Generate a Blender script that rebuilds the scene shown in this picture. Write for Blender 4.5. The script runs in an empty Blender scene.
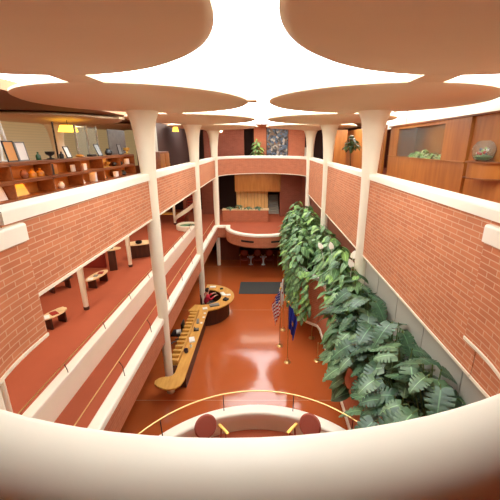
import bpy, bmesh, math, random
from mathutils import Vector, Matrix
PI = math.pi
C = bpy.context.scene.collection
SC = bpy.context.scene
rnd = random.Random(7)

# ------------------------------------------------------------------ materials
def lin(c):
    return tuple(((v/255)/12.92 if v/255 <= .04045 else ((v/255+.055)/1.055)**2.4) for v in c) + (1,)

def _new(name):
    m = bpy.data.materials.new(name); m.use_nodes = True
    nt = m.node_tree; b = nt.nodes['Principled BSDF']
    return m, nt, b

def mat(name, col, rough=.6, var=.10, scale=9., metal=0., spec=.5, bump=0., coat=0.):
    m, nt, b = _new(name)
    tc = nt.nodes.new('ShaderNodeTexCoord'); n = nt.nodes.new('ShaderNodeTexNoise')
    n.inputs['Scale'].default_value = scale; n.inputs['Detail'].default_value = 4
    nt.links.new(tc.outputs['Object'], n.inputs['Vector'])
    r = nt.nodes.new('ShaderNodeMix'); r.data_type = 'RGBA'
    c = lin(col)
    r.inputs[6].default_value = tuple(max(0, v*(1-var)) for v in c[:3])+(1,)
    r.inputs[7].default_value = tuple(min(1, v*(1+var)) for v in c[:3])+(1,)
    nt.links.new(n.outputs['Fac'], r.inputs[0]); nt.links.new(r.outputs[2], b.inputs['Base Color'])
    b.inputs['Roughness'].default_value = rough; b.inputs['Metallic'].default_value = metal
    b.inputs['Specular IOR Level'].default_value = spec
    if coat: b.inputs['Coat Weight'].default_value = coat; b.inputs['Coat Roughness'].default_value = .1
    if bump:
        bp = nt.nodes.new('ShaderNodeBump'); bp.inputs['Strength'].default_value = bump
        nt.links.new(n.outputs['Fac'], bp.inputs['Height']); nt.links.new(bp.outputs[0], b.inputs['Normal'])
    return m

def brick(name, c1, c2, mortar, w=.33, h=.08, ms=.007):
    m, nt, b = _new(name)
    tc = nt.nodes.new('ShaderNodeTexCoord'); t = nt.nodes.new('ShaderNodeTexBrick')
    nt.links.new(tc.outputs['UV'], t.inputs['Vector'])
    t.inputs['Color1'].default_value = lin(c1); t.inputs['Color2'].default_value = lin(c2)
    t.inputs['Mortar'].default_value = lin(mortar)
    t.inputs['Scale'].default_value = 1; t.inputs['Mortar Size'].default_value = ms
    t.inputs['Mortar Smooth'].default_value = .1
    t.inputs['Brick Width'].default_value = w; t.inputs['Row Height'].default_value = h
    n = nt.nodes.new('ShaderNodeTexNoise'); n.inputs['Scale'].default_value = 3
    nt.links.new(tc.outputs['UV'], n.inputs['Vector'])
    hs = nt.nodes.new('ShaderNodeHueSaturation'); mr = nt.nodes.new('ShaderNodeMapRange')
    mr.inputs[3].default_value = .85; mr.inputs[4].default_value = 1.15
    nt.links.new(n.outputs['Fac'], mr.inputs[0]); nt.links.new(mr.outputs[0], hs.inputs['Value'])
    nt.links.new(t.outputs['Color'], hs.inputs['Color']); nt.links.new(hs.outputs[0], b.inputs['Base Color'])
    bp = nt.nodes.new('ShaderNodeBump'); bp.inputs['Strength'].default_value = .35; bp.inputs['Distance'].default_value = .01
    inv = nt.nodes.new('ShaderNodeMath'); inv.operation = 'SUBTRACT'; inv.inputs[0].default_value = 1
    nt.links.new(t.outputs['Fac'], inv.inputs[1]); nt.links.new(inv.outputs[0], bp.inputs['Height'])
    nt.links.new(bp.outputs[0], b.inputs['Normal'])
    b.inputs['Roughness'].default_value = .75
    return m

def wood(name, c1, c2, axis='Y', scale=3., rough=.45, board=0.):
    m, nt, b = _new(name)
    tc = nt.nodes.new('ShaderNodeTexCoord'); mp = nt.nodes.new('ShaderNodeMapping')
    s = {'X': (.15, 1, 1), 'Y': (1, .15, 1), 'Z': (1, 1, .15)}[axis]
    mp.inputs['Scale'].default_value = tuple(v*scale for v in s)
    n = nt.nodes.new('ShaderNodeTexNoise'); n.inputs['Scale'].default_value = 4; n.inputs['Detail'].default_value = 6
    nt.links.new(tc.outputs['Object'], mp.inputs[0]); nt.links.new(mp.outputs[0], n.inputs['Vector'])
    r = nt.nodes.new('ShaderNodeValToRGB')
    r.color_ramp.elements[0].position = .3; r.color_ramp.elements[1].position = .7
    r.color_ramp.elements[0].color = lin(c1); r.color_ramp.elements[1].color = lin(c2)
    nt.links.new(n.outputs['Fac'], r.inputs[0]); out = r.outputs[0]
    if board:                                            # vertical boards: narrow dark joints
        sx = nt.nodes.new('ShaderNodeSeparateXYZ'); nt.links.new(tc.outputs['Object'], sx.inputs[0])
        d = nt.nodes.new('ShaderNodeMath'); d.operation = 'DIVIDE'; d.inputs[1].default_value = board
        nt.links.new(sx.outputs[0], d.inputs[0])
        f = nt.nodes.new('ShaderNodeMath'); f.operation = 'FRACT'; nt.links.new(d.outputs[0], f.inputs[0])
        l = nt.nodes.new('ShaderNodeMath'); l.operation = 'LESS_THAN'; l.inputs[1].default_value = .06
        nt.links.new(f.outputs[0], l.inputs[0])
        mx = nt.nodes.new('ShaderNodeMix'); mx.data_type = 'RGBA'; nt.links.new(l.outputs[0], mx.inputs[0])
        nt.links.new(out, mx.inputs[6]); mx.inputs[7].default_value = lin(tuple(int(v*.6) for v in c1)); out = mx.outputs[2]
    nt.links.new(out, b.inputs['Base Color']); b.inputs['Roughness'].default_value = rough
    return m

def tiled_floor(name, col, line, rough):
    m, nt, b = _new(name)
    tc = nt.nodes.new('ShaderNodeTexCoord'); n = nt.nodes.new('ShaderNodeTexNoise'); n.inputs['Scale'].default_value = .7
    n.inputs['Detail'].default_value = 5
    nt.links.new(tc.outputs['Object'], n.inputs['Vector'])
    r = nt.nodes.new('ShaderNodeMix'); r.data_type = 'RGBA'; c = lin(col)
    r.inputs[6].default_value = tuple(v*.9 for v in c[:3])+(1,); r.inputs[7].default_value = tuple(v*1.1 for v in c[:3])+(1,)
    nt.links.new(n.outputs['Fac'], r.inputs[0])
    sx = nt.nodes.new('ShaderNodeSeparateXYZ'); nt.links.new(tc.outputs['Object'], sx.inputs[0])
    prev = r.outputs[2]
    for idx, off, per, wd in ((1, 2.55, 6.1, .003),):
        a = nt.nodes.new('ShaderNodeMath'); a.operation = 'SUBTRACT'; a.inputs[1].default_value = off
        nt.links.new(sx.outputs[idx], a.inputs[0])
        d = nt.nodes.new('ShaderNodeMath'); d.operation = 'DIVIDE'; d.inputs[1].default_value = per; nt.links.new(a.outputs[0], d.inputs[0])
        f = nt.nodes.new('ShaderNodeMath'); f.operation = 'FRACT'; nt.links.new(d.outputs[0], f.inputs[0])
        l = nt.nodes.new('ShaderNodeMath'); l.operation = 'LESS_THAN'; l.inputs[1].default_value = wd; nt.links.new(f.outputs[0], l.inputs[0])
        mx = nt.nodes.new('ShaderNodeMix'); mx.data_type = 'RGBA'; nt.links.new(l.outputs[0], mx.inputs[0])
        nt.links.new(prev, mx.inputs[6]); mx.inputs[7].default_value = lin(line); prev = mx.outputs[2]
    nt.links.new(prev, b.inputs['Base Color'])
    n2 = nt.nodes.new('ShaderNodeTexNoise'); n2.inputs['Scale'].default_value = 5; nt.links.new(tc.outputs['Object'], n2.inputs['Vector'])
    mr = nt.nodes.new('ShaderNodeMapRange'); mr.inputs[3].default_value = rough*.7; mr.inputs[4].default_value = rough*1.4
    nt.links.new(n2.outputs['Fac'], mr.inputs[0]); nt.links.new(mr.outputs[0], b.inputs['Roughness'])
    bp = nt.nodes.new('ShaderNodeBump'); bp.inputs['Strength'].default_value = .03; bp.inputs['Distance'].default_value = .05
    nt.links.new(n2.outputs['Fac'], bp.inputs['Height']); nt.links.new(bp.outputs[0], b.inputs['Normal'])
    b.inputs['Specular IOR Level'].default_value = .6
    return m

def tubes(name, col, strength, axis, per=.06):
    """rows of frosted glass tubing lit from behind"""
    m, nt, b = _new(name)
    tc = nt.nodes.new('ShaderNodeTexCoord'); sx = nt.nodes.new('ShaderNodeSeparateXYZ'); nt.links.new(tc.outputs['Object'], sx.inputs[0])
    d = nt.nodes.new('ShaderNodeMath'); d.operation = 'DIVIDE'; d.inputs[1].default_value = per; nt.links.new(sx.outputs[axis], d.inputs[0])
    f = nt.nodes.new('ShaderNodeMath'); f.operation = 'PINGPONG'; f.inputs[1].default_value = .5; nt.links.new(d.outputs[0], f.inputs[0])
    mr = nt.nodes.new('ShaderNodeMapRange'); mr.inputs[1].default_value = 0; mr.inputs[2].default_value = .25
    mr.inputs[3].default_value = .72*strength; mr.inputs[4].default_value = strength
    nt.links.new(f.outputs[0], mr.inputs[0])
    b.inputs['Base Color'].default_value = lin((170, 166, 152)); b.inputs['Roughness'].default_value = .3
    b.inputs['Emission Color'].default_value = lin(col); nt.links.new(mr.outputs[0], b.inputs['Emission Strength'])
    return m

def glow(name, col, strength):
    m, nt, b = _new(name)
    b.inputs['Base Color'].default_value = lin(col)
    b.inputs['Emission Color'].default_value = lin(col); b.inputs['Emission Strength'].default_value = strength
    return m

def glass(name, tint=(235, 240, 235), rough=.02):
    m, nt, b = _new(name)
    b.inputs['Base Color'].default_value = lin(tint); b.inputs['Roughness'].default_value = rough
    b.inputs['Transmission Weight'].default_value = .95; b.inputs['IOR'].default_value = 1.04
    return m

def leafmat(name, c1, c2, rough=.4):
    m, nt, b = _new(name)
    tc = nt.nodes.new('ShaderNodeTexCoord'); n = nt.nodes.new('ShaderNodeTexNoise'); n.inputs['Scale'].default_value = 6
    nt.links.new(tc.outputs['Object'], n.inputs['Vector'])
    r = nt.nodes.new('ShaderNodeValToRGB'); r.color_ramp.elements[0].position = .35; r.color_ramp.elements[1].position = .65
    r.color_ramp.elements[0].color = lin(c1); r.color_ramp.elements[1].color = lin(c2)
    nt.links.new(n.outputs['Fac'], r.inputs[0])
    sx = nt.nodes.new('ShaderNodeSeparateXYZ'); nt.links.new(tc.outputs['UV'], sx.inputs[0])
    l = nt.nodes.new('ShaderNodeMath'); l.operation = 'LESS_THAN'; l.inputs[1].default_value = .06; nt.links.new(sx.outputs[0], l.inputs[0])
    mx = nt.nodes.new('ShaderNodeMix'); mx.data_type = 'RGBA'; nt.links.new(l.outputs[0], mx.inputs[0])
    nt.links.new(r.outputs[0], mx.inputs[6]); mx.inputs[7].default_value = lin(tuple(min(255, int(v*1.35)) for v in c2))
    nt.links.new(mx.outputs[2], b.inputs['Base Color']); b.inputs['Roughness'].default_value = rough
    b.inputs['Specular IOR Level'].default_value = .5
    return m

M = {}
M['cream'] = mat('cream_paint', (246, 238, 214), .5, .03, 3)
M['pad'] = mat('pad_plaster', (228, 208, 176), .7, .03, 2)
M['coping'] = mat('coping_stone', (246, 238, 220), .45, .04, 4)
M['brick'] = brick('parapet_brick', (202, 126, 84), (188, 111, 72), (210, 166, 132))
M['brick_far'] = brick('smooth_brick', (194, 118, 82), (186, 110, 75), (200, 134, 102))
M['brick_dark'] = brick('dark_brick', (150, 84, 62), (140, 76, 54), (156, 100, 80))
M['floor'] = tiled_floor('lobby_floor', (196, 84, 38), (212, 140, 96), .16)
M['carpet'] = mat('carpet', (176, 88, 56), .9, .08, 2)
M['plaster'] = mat('plaster', (214, 176, 136), .7, .04, 2)
M['brownwall'] = mat('brown_wall', (126, 66, 42), .7, .10, 2)
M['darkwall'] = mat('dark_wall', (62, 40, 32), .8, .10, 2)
M['shadecl'] = mat('shaded_ceiling', (138, 100, 72), .8, .05, 2)  # plaster darkened: the dim side room's shade is put into the colour
M['redwall'] = mat('red_wall', (150, 52, 34), .7, .06, 2)
M['brass'] = mat('brass', (224, 186, 120), .35, .05, 8, metal=.85)
M['greypanel'] = mat('grey_panel', (176, 172, 158), .5, .05, 2)
M['oak'] = wood('oak', (206, 148, 62), (226, 172, 84), 'Y')
M['oakdark'] = wood('oak_dark', (150, 96, 40), (176, 118, 54), 'Y')
M['board'] = wood('board_wall', (228, 178, 104), (242, 202, 134), 'Z', board=.28)
M['cherry'] = wood('cherry', (162, 100, 44), (184, 120, 56), 'Z', scale=1.5, rough=.4)
M['shelfwood'] = wood('shelf_wood', (120, 68, 34), (144, 86, 44), 'Y', rough=.4)
M['walnut'] = wood('walnut', (62, 34, 24), (84, 46, 30), 'Z')
M['chairred'] = mat('chair_red', (168, 84, 66), .8, .06, 20)
M['crimson'] = mat('crimson_cloth', (206, 40, 62), .8, .06, 30)
M['black'] = mat('black', (24, 22, 22), .4, .1, 10)
M['mat'] = mat('dark_mat', (72, 74, 72), .95, .08, 30)
M['paper'] = mat('paper', (240, 238, 232), .7, .02, 10)
M['grey'] = mat('grey', (130, 130, 128), .5, .05, 10)
M['navy'] = mat('navy', (32, 34, 70), .5, .05, 10)
M['skin'] = mat('skin', (214, 160, 130), .6, .05, 10)
M['hair'] = mat('hair', (56, 38, 30), .7, .15, 40)
M['soil'] = mat('soil', (46, 32, 24), .95, .2, 12)
M['leaf'] = leafmat('leaf_green', (92, 132, 78), (124, 160, 104))
M['leaf2'] = leafmat('leaf_midgreen', (66, 104, 60), (94, 134, 84))
M['leaf3'] = leafmat('leaf_fresh', (110, 156, 70), (142, 184, 96))
M['pale'] = leafmat('pale_green', (150, 172, 104), (196, 208, 146))
M['mon'] = leafmat('monstera_green', (50, 82, 58), (78, 112, 80), .35)
M['mon2'] = leafmat('monstera_sage', (82, 116, 80), (112, 144, 104), .35)
M['stem'] = mat('stem', (96, 116, 62), .6, .1, 10)
M['bark'] = mat('bark', (110, 84, 58), .8, .15, 12)
M['spathe'] = mat('white_spathe', (246, 242, 226), .5, .02, 10)
M['pot'] = mat('clay_pot', (150, 92, 62), .7, .1, 8)
M['white'] = mat('white_gloss', (240, 238, 230), .3, .02, 8)
M['tube'] = tubes('sky_tubes', (246, 251, 252), 7.6, 0)
M['tubeside'] = tubes('clerestory_tubes', (255, 240, 210), .34, 2, .09)
M['tubewall'] = tubes('tube_wall', (255, 214, 150), .28, 2, .12)
M['amber'] = glow('amber_shade', (255, 196, 60), 4)
M['bulb_strip'] = glow('bulb_strip', (255, 170, 76), 9)
M['bulb'] = glow('bulb', (255, 236, 200), 10)
M['glass'] = glass('glass')
M['bluecloth'] = mat('blue_cloth', (30, 50, 150), .8, .06, 20)
M['whitecloth'] = mat('white_cloth', (240, 236, 230), .8, .03, 20)
M['redcloth'] = mat('red_cloth', (186, 36, 44), .8, .05, 20)
M['gold'] = mat('gold', (220, 180, 90), .35, .05, 8, metal=.6)
M['silver'] = mat('silver', (200, 198, 190), .25, .05, 8, metal=.9)
M['green_glass'] = mat('green_bottle', (40, 70, 44), .15, .1, 8)
M['amberobj'] = mat('amber_item', (200, 130, 40), .3, .1, 8)
M['bluebox'] = mat('blue_box', (70, 96, 140), .5, .08, 10)
M['redbox'] = mat('red_box', (160, 48, 36), .5, .08, 10)

# ------------------------------------------------------------------ mesh helpers
ORG = {}
def fin(name, bm, mats, parent=None, smooth=True, world=True, angle=35):
    """turn a bmesh into one mesh object (world: mesh is in world coords)"""
    uvl = bm.loops.layers.uv.get('UVMap')
    if uvl is None:
        uvl = bm.loops.layers.uv.new('UVMap')
        bm.normal_update()
        for f in bm.faces:
            n = f.normal
            for l in f.loops:
                p = l.vert.co
                if abs(n.z) > .7: l[uvl].uv = (p.x, p.y)
                elif abs(n.x) > abs(n.y): l[uvl].uv = (p.y, p.z)
                else: l[uvl].uv = (p.x, p.z)
    org = ORG.get(parent.name, Vector((0, 0, 0))) if parent else Vector((0, 0, 0))
    if world and parent: bmesh.ops.translate(bm, verts=bm.verts, vec=-org)
    me = bpy.data.meshes.new(name); bm.normal_update(); bm.to_mesh(me); bm.free()
    if not isinstance(mats, (list, tuple)): mats = [mats]
    for m in mats: me.materials.append(M[m])
    if smooth:
        me.polygons.foreach_set('use_smooth', [True]*len(me.polygons))
        try: me.set_sharp_from_angle(angle=math.radians(angle))
        except Exception: pass
    o = bpy.data.objects.new(name, me); C.objects.link(o)
    if parent: o.parent = parent
    ORG[o.name] = org
    return o

def thing(name, label, cat, loc=(0, 0, 0), rz=0, group=None):
    o = bpy.data.objects.new(name, None); C.objects.link(o)
    o.empty_display_size = .1
    o.location = loc; o.rotation_euler = (0, 0, rz)
    ORG[o.name] = Vector(loc)
    return tag(o, label, cat, group)

def tag(o, label, cat, group=None):
    o['label'] = label; o['category'] = cat
    if group: o['group'] = group
    return o

def struct(name, bm, m, label=None, smooth=True, parent=None):
    o = fin(name, bm, m, parent, smooth)
    if parent is None: o['kind'] = 'structure'
    if label: o['label'] = label
    return o

def dup(root, loc, rz=0, label=None, group=None, scale=None):
    r = root.copy(); C.objects.link(r); r.location = loc; r.rotation_euler = (0, 0, rz)
    if scale: r.scale = (scale,)*3
    if label: r['label'] = label
    if group: r['group'] = group
    ORG[r.name] = Vector(loc)
    for ch in list(root.children):
        c = ch.copy(); C.objects.link(c); c.parent = r
        for g in ch.children:
            d = g.copy(); C.objects.link(d); d.parent = c
    return r

def B(): return bmesh.new()

def box(bm, x0, x1, y0, y1, z0, z1, bev=0., rot=0., piv=None, mi=0):
    r = bmesh.ops.create_cube(bm, size=1)
    vs = r['verts']
    sx, sy, sz = x1-x0, y1-y0, z1-z0
    bmesh.ops.scale(bm, verts=vs, vec=(sx, sy, sz))
    if bev:
        es = list({e for v in vs for e in v.link_edges})
        res = bmesh.ops.bevel(bm, geom=es, offset=min(bev, .45*min(sx, sy, sz)), segments=2, affect='EDGES', profile=.6)
        vs = list({v for f in res['faces'] for v in f.verts} | {v for v in vs if v.is_valid})
    if rot: bmesh.ops.rotate(bm, verts=vs, cent=(0, 0, 0), matrix=Matrix.Rotation(rot, 3, 'Z'))
    bmesh.ops.translate(bm, verts=vs, vec=((x0+x1)/2, (y0+y1)/2, (z0+z1)/2))
    if mi:
        for f in {f for v in vs for f in v.link_faces}: f.material_index = mi
    return vs

def arc(cx, cy, r, a0, a1, n=32, ry=None):
    ry = r if ry is None else ry
    return [(cx+r*math.cos(math.radians(a0+(a1-a0)*i/n)), cy+ry*math.sin(math.radians(a0+(a1-a0)*i/n))) for i in range(n+1)]

def sweep(bm, path, prof, uvs=1.):
    """extrude a closed (offset, z) profile along a plan path; offset > 0 is to the left of travel"""
    uvl = bm.loops.layers.uv.get('UVMap') or bm.loops.layers.uv.new('UVMap')
    P = [Vector(p) for p in path]; n = len(P); S = [0.]
    for i in range(1, n): S.append(S[-1]+(P[i]-P[i-1]).length)
    rows = []
    for i in range(n):
        d0 = (P[i]-P[i-1]).normalized() if i else (P[1]-P[0]).normalized()
        d1 = (P[i+1]-P[i]).normalized() if i < n-1 else d0
        t = (d0+d1).normalized(); k = 1/max(.4, t.dot(d0))
        nn = Vector((-t.y, t.x))*k
        rows.append([bm.verts.new((P[i].x+nn.x*o, P[i].y+nn.y*o, z)) for o, z in prof])
    m = len(prof)
    for i in range(n-1):
        for j in range(m):
            k = (j+1) % m
            f = bm.faces.new((rows[i][j], rows[i+1][j], rows[i+1][k], rows[i][k]))
            uv = [(S[i], prof[j]), (S[i+1], prof[j]), (S[i+1], prof[k]), (S[i], prof[k])]
            for l, (s, p) in zip(f.loops, uv): l[uvl].uv = (s*uvs, (p[1]+p[0])*uvs)
    for r, fl in ((rows[0], 0), (rows[-1], 1)):
        try:
            f = bm.faces.new(r if fl else r[::-1])
            for l, p in zip(f.loops, (prof if fl else prof[::-1])): l[uvl].uv = (p[0], p[1])
        except ValueError: pass
    bmesh.ops.recalc_face_normals(bm, faces=bm.faces)

def rrect(o0, o1, z0, z1, r0, r1=None, n=5):
    """profile: rectangle with rounded top corners (r0 at o0 side, r1 at o1 side)"""
    r1 = r0 if r1 is None else r1
    pts = [(o0, z0), (o1, z0)]
    for i in range(n+1):
        a = PI/2*i/n; pts.append((o1-r1+r1*math.cos(a), z1-r1+r1*math.sin(a)))
    for i in range(n+1):
        a = PI/2+PI/2*i/n; pts.append((o0+r0+r0*math.cos(a), z1-r0+r0*math.sin(a)))
    return pts

def lathe(bm, prof, n=24, c=(0, 0, 0), mi=0):
    rings = []
    for r, z in prof:
        if r < 1e-5: rings.append([bm.verts.new((c[0], c[1], c[2]+z))])
        else: rings.append([bm.verts.new((c[0]+r*math.cos(2*PI*i/n), c[1]+r*math.sin(2*PI*i/n), c[2]+z)) for i in range(n)])
    for a, b in zip(rings, rings[1:]):
        for i in range(n):
            j = (i+1) % n
            if len(a) == 1 and len(b) == 1: continue
            if len(a) == 1: f = bm.faces.new((a[0], b[j], b[i]))
            elif len(b) == 1: f = bm.faces.new((a[i], a[j], b[0]))
            else: f = bm.faces.new((a[i], a[j], b[j], b[i]))
            f.material_index = mi
    for r in (rings[0], rings[-1]):
        if len(r) > 1:
            f = bm.faces.new(r[::-1] if r is rings[0] else r); f.material_index = mi
    bmesh.ops.recalc_face_normals(bm, faces=bm.faces)

def tube(bm, pts, r, n=8, mi=0):
    P = [Vector(p) for p in pts]; k = len(P)
    rs = r if isinstance(r, (list, tuple)) else [r]*k
    up = Vector((0, 0, 1)); rings = []; prev = None
    for i in range(k):
        t = ((P[i]-P[i-1]) if i == k-1 else (P[i+1]-P[i]) if i == 0 else (P[i+1]-P[i-1])).normalized()
        if prev is None:
            a = t.cross(up)
            if a.length < 1e-3: a = t.cross(Vector((1, 0, 0)))
            a.normalize()
        else:
            a = prev-t*prev.dot(t); a.normalize()
        prev = a; b = t.cross(a)
        rings.append([bm.verts.new(P[i]+(a*math.cos(2*PI*j/n)+b*math.sin(2*PI*j/n))*rs[i]) for j in range(n)])
    for a, b in zip(rings, rings[1:]):
        for i in range(n):
            j = (i+1) % n; f = bm.faces.new((a[i], a[j], b[j], b[i])); f.material_index = mi
    f = bm.faces.new(rings[0][::-1]); f.material_index = mi
    f = bm.faces.new(rings[-1]); f.material_index = mi

def prism(bm, pts, z0, z1, bev=0.):
    a = [bm.verts.new((x, y, z0)) for x, y in pts]; b = [bm.verts.new((x, y, z1)) for x, y in pts]
    n = len(pts)
    fs = [bm.faces.new(a[::-1]), bm.faces.new(b)]
    for i in range(n):
        j = (i+1) % n; bm.faces.new((a[i], a[j], b[j], b[i]))
    bmesh.ops.recalc_face_normals(bm, faces=bm.faces)
    if bev:
        es = [e for e in bm.edges if all(v in set(b) for v in e.verts)]
        bmesh.ops.bevel(bm, geom=es, offset=bev, segments=2, affect='EDGES')

def ball(bm, c, r, sz=(1, 1, 1), u=16, v=10):
    res = bmesh.ops.create_uvsphere(bm, u_segments=u, v_segments=v, radius=r)
    bmesh.ops.scale(bm, verts=res['verts'], vec=sz); bmesh.ops.translate(bm, verts=res['verts'], vec=c)
    return res['verts']

# ------------------------------------------------------------------ key measures (metres; floor of the lobby is z = 0)
EYE = 7.8
XL, XR = -3.06, 2.78            # atrium faces of the long parapets
CX = (XL+XR)/2                  # atrium axis
Z3, Z2 = 6.12, 2.25             # third and mezzanine floors
CAP3, CAP2 = 7.08, 2.80
YN, YF = 3.757, 21.3             # where the straight walls meet the round ends
RA = (XR-XL)/2
COLX = (-3.1, 2.8); COLY = (2.95, 9.05, 15.15, 21.25)
# ================================================================== the building shell
def rect(x0, x1, y0, y1): return [(x0, y0), (x1, y0), (x1, y1), (x0, y1)]

M['lobby'] = tiled_floor('lobby_tiles', (194, 98, 50), (214, 160, 120), .09)
b = B(); box(b, -12, 3.2, -6, 30, -.2, 0); struct('floor', b, 'lobby', 'polished orange red lobby floor with pale joint lines', False)

# mezzanine floor: gallery on the left, landings at both ends with round balconies
b = B(); box(b, -12, XL-.05, -6, 30, 2.11, Z2); struct('floor', b, 'carpet', 'rust red carpet of the mezzanine gallery', False)
b = B(); prism(b, [(XL-.05, 29.9), (XL-.05, 21.05)]+arc(CX, 21.0, 2.3, 180, 360, 32)+[(3.2, 21.05), (3.2, 29.9)], 2.1, Z2)
struct('floor', b, 'carpet', 'mezzanine floor of the far round balcony', False)
b = B(); prism(b, [(3.2, -6), (3.2, 2.95)]+arc(CX, 2.97, 2.4, 0, 180, 32)+[(XL-.05, 2.95), (XL-.05, -6)], 2.0, 2.36)
struct('floor', b, 'carpet', 'raised floor of the near round balcony', False)
# third floor around the opening
b = B(); box(b, -12, XL-.1, -6, 30, 5.88, Z3); struct('floor', b, ['carpet'], 'third floor on the left side', False)
b = B(); box(b, XR+.1, 12, -6, 30, 5.88, Z3); struct('floor', b, ['carpet'], 'third floor on the right side', False)
b = B(); prism(b, [(XL-.1, -6), (XR+.1, -6), (XR+.1, YN)]+arc(CX, YN, RA+.1, 0, -180, 40)[1:-1]+[(XL-.1, YN)], 5.88, Z3)
struct('floor', b, 'carpet', 'third floor behind the near curved parapet', False)
b = B(); prism(b, [(XR+.1, 30), (XL-.1, 30), (XL-.1, YF)]+arc(CX, YF, RA+.1, 180, 0, 40)[1:-1]+[(XR+.1, YF)], 5.88, Z3)
struct('floor', b, 'carpet', 'third floor beyond the far curved parapet', False)

# luminous ceiling of glass tubing over the atrium, plain ceiling elsewhere
b = B(); box(b, -5.8, 5.75, 1.0, 24.6, 9.2, 9.25); struct('ceiling', b, 'tube', 'glowing ceiling of frosted glass tubing', False)
b = B()
for r in ((5.75, 12, -6, 30), (-5.8, 5.75, 24.6, 30), (-5.8, 5.75, -6, 1.0)): box(b, r[0], r[1], r[2], r[3], 9.2, 9.32)  # near strip, out of view, cuts the skylight off to shade the foreground coping
struct('ceiling', b, 'plaster', 'plain plaster ceiling around the skylight, with an added light blocking near strip', False)
b = B(); box(b, -12, -5.8, -6, 30, 8.97, 9.32); struct('ceiling', b, 'shadecl', 'ceiling over the display shelves, coloured dark brown for its shade', False)  # set low over the outer pads so their rims catch no light
b = B(); box(b, -12, XL-.28, -6, 30, 5.82, 5.875); struct('ceiling', b, 'plaster', 'ceiling over the mezzanine gallery', False)

# outer walls
def wallbox(name, r, m, label=None): 
    b = B(); box(b, *r); return struct(name, b, m, label, False)
wallbox('wall_left', (-11.2, -11, -6, 30, Z3, 9.5), 'tubewall', 'left wall of warm lit glass tubing behind the display shelves')
wallbox('wall_left', (-11, -10.8, -6, 30, Z2, 5.86), 'redwall', 'red wall at the back of the mezzanine gallery')
wallbox('wall_left', (-4.95, -4.8, -6, 24, 0, 2.1), 'brownwall', 'brown wall behind the reception desk under the gallery')
wallbox('wall_right', (9.4, 9.6, -6, 30, Z3, 9.5), 'brownwall')
wallbox('wall_back', (-12, 10, -6.2, -6, 0, 9.6), 'brownwall', 'wall behind the viewer')
wallbox('wall_right', (2.92, 3.1, 9.1, 27, 0, 5.9), 'brownwall', 'brown wall under the right brick parapet')
b = B()
for k in range(6): box(b, 2.9, 2.96, 1.6+1.24*k, 2.82+1.24*k, .02, 5.5, .008)
struct('wall_right', b, 'greypanel', 'wall of pale grey vertical panels behind the plants', False)
wallbox('wall_right', (2.97, 3.1, -6, 9.1, 0, 5.9), 'brownwall')
# far end, lobby level
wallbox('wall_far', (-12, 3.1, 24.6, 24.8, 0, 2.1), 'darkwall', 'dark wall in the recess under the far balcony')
wallbox('wall_far', (-3.3, -1.75, 22.3, 22.6, 0, 2.1), 'brownwall', 'brown wall panel beside the recess under the far balcony')
# far end, mezzanine
wallbox('wall_far', (-2.3, .28, 27.2, 27.5, Z2, 4.25), 'board', 'pale wooden board wall behind the far counter')
wallbox('wall_far', (-2.35, 1.3, 26.6, 27.5, 4.25, 5.87), 'cherry', 'wooden bulkhead above the board wall')
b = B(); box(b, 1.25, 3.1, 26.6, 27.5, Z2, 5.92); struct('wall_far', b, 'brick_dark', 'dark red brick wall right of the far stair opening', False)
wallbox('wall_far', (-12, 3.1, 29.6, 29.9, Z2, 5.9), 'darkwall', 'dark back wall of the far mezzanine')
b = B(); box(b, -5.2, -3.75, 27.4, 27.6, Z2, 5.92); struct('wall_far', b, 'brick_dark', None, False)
# far end, third floor
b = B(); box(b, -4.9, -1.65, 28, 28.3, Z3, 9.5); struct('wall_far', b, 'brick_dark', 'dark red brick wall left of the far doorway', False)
b = B(); box(b, -.85, 3.25, 28, 28.3, Z3, 9.5); struct('wall_far', b, 'brick_far', 'red brick wall around the far picture', False)
wallbox('wall_far', (-12, 12, 29.7, 29.9, Z3, 9.5), 'darkwall')
wallbox('window_1', (3.3, 4.2, 29.5, 29.65, 6.7, 7.6), 'tubeside', 'small bright window beside the far right column')

# ------------------------------------------------------------------ parapets
def parapet(name, label, path, z0, z1, cap, t, bm_='brick', org=None, o1=.05, r0=.03, r1=.05, trim=True, group=None, inner=None):
    p = path[len(path)//2]
    T = thing(name, label, 'parapet', (p[0], p[1], z0), 0, group)
    b = B(); sweep(b, path, [(0, z0), (t, z0), (t, z1), (0, z1)]); fin('brick_wall', b, bm_, T)
    b = B(); sweep(b, path, rrect(-.035, t+o1, z1, cap, r0, r1)); fin('coping', b, 'coping', T, angle=50)
    if trim:
        b = B(); sweep(b, path, [(-.015, z0-.045), (t, z0-.045), (t, z0+.002), (-.02, z0+.002)]); fin('base_trim', b, 'cream', T)
    if inner:
        b = B(); sweep(b, path, [(t, Z3), (t+.03, Z3), (t+.03, z1-.01), (t, z1-.01)]); fin('inner_lining', b, inner, T)
    return T
NS = 12
def line(x0, y0, x1, y1, n=NS): return [(x0+(x1-x0)*i/n, y0+(y1-y0)*i/n) for i in range(n+1)]
parapet('parapet', 'long straight third floor brick parapet along the left side, before the display shelves',
        line(XL, YN, XL, YF), 5.89, 6.91, CAP3, .26)
parapet('parapet', 'long straight brick parapet of the third floor along the right side, above the planter',
        line(XR, YF, XR, YN), 4.84, 6.93, CAP3, .26)
parapet('parapet', 'curved near parapet with a broad white coping across the foreground',
        [(XR-.05, 3.95), (XR-.05, 3.85)]+arc(CX, YN-.05, RA-.05, 0, -180, 72)+[(XL+.05, 3.9), (XL+.05, 4.03)], 5.32, 6.66, 6.88, .16, o1=.025, r0=.035, r1=.15, inner='plaster')
parapet('parapet', 'curved brick parapet of the third floor at the far end of the atrium',
        arc(CX, YF, RA, 180, 0, 48), 5.89, 6.91, CAP3, .26, 'brick_far')
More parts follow.
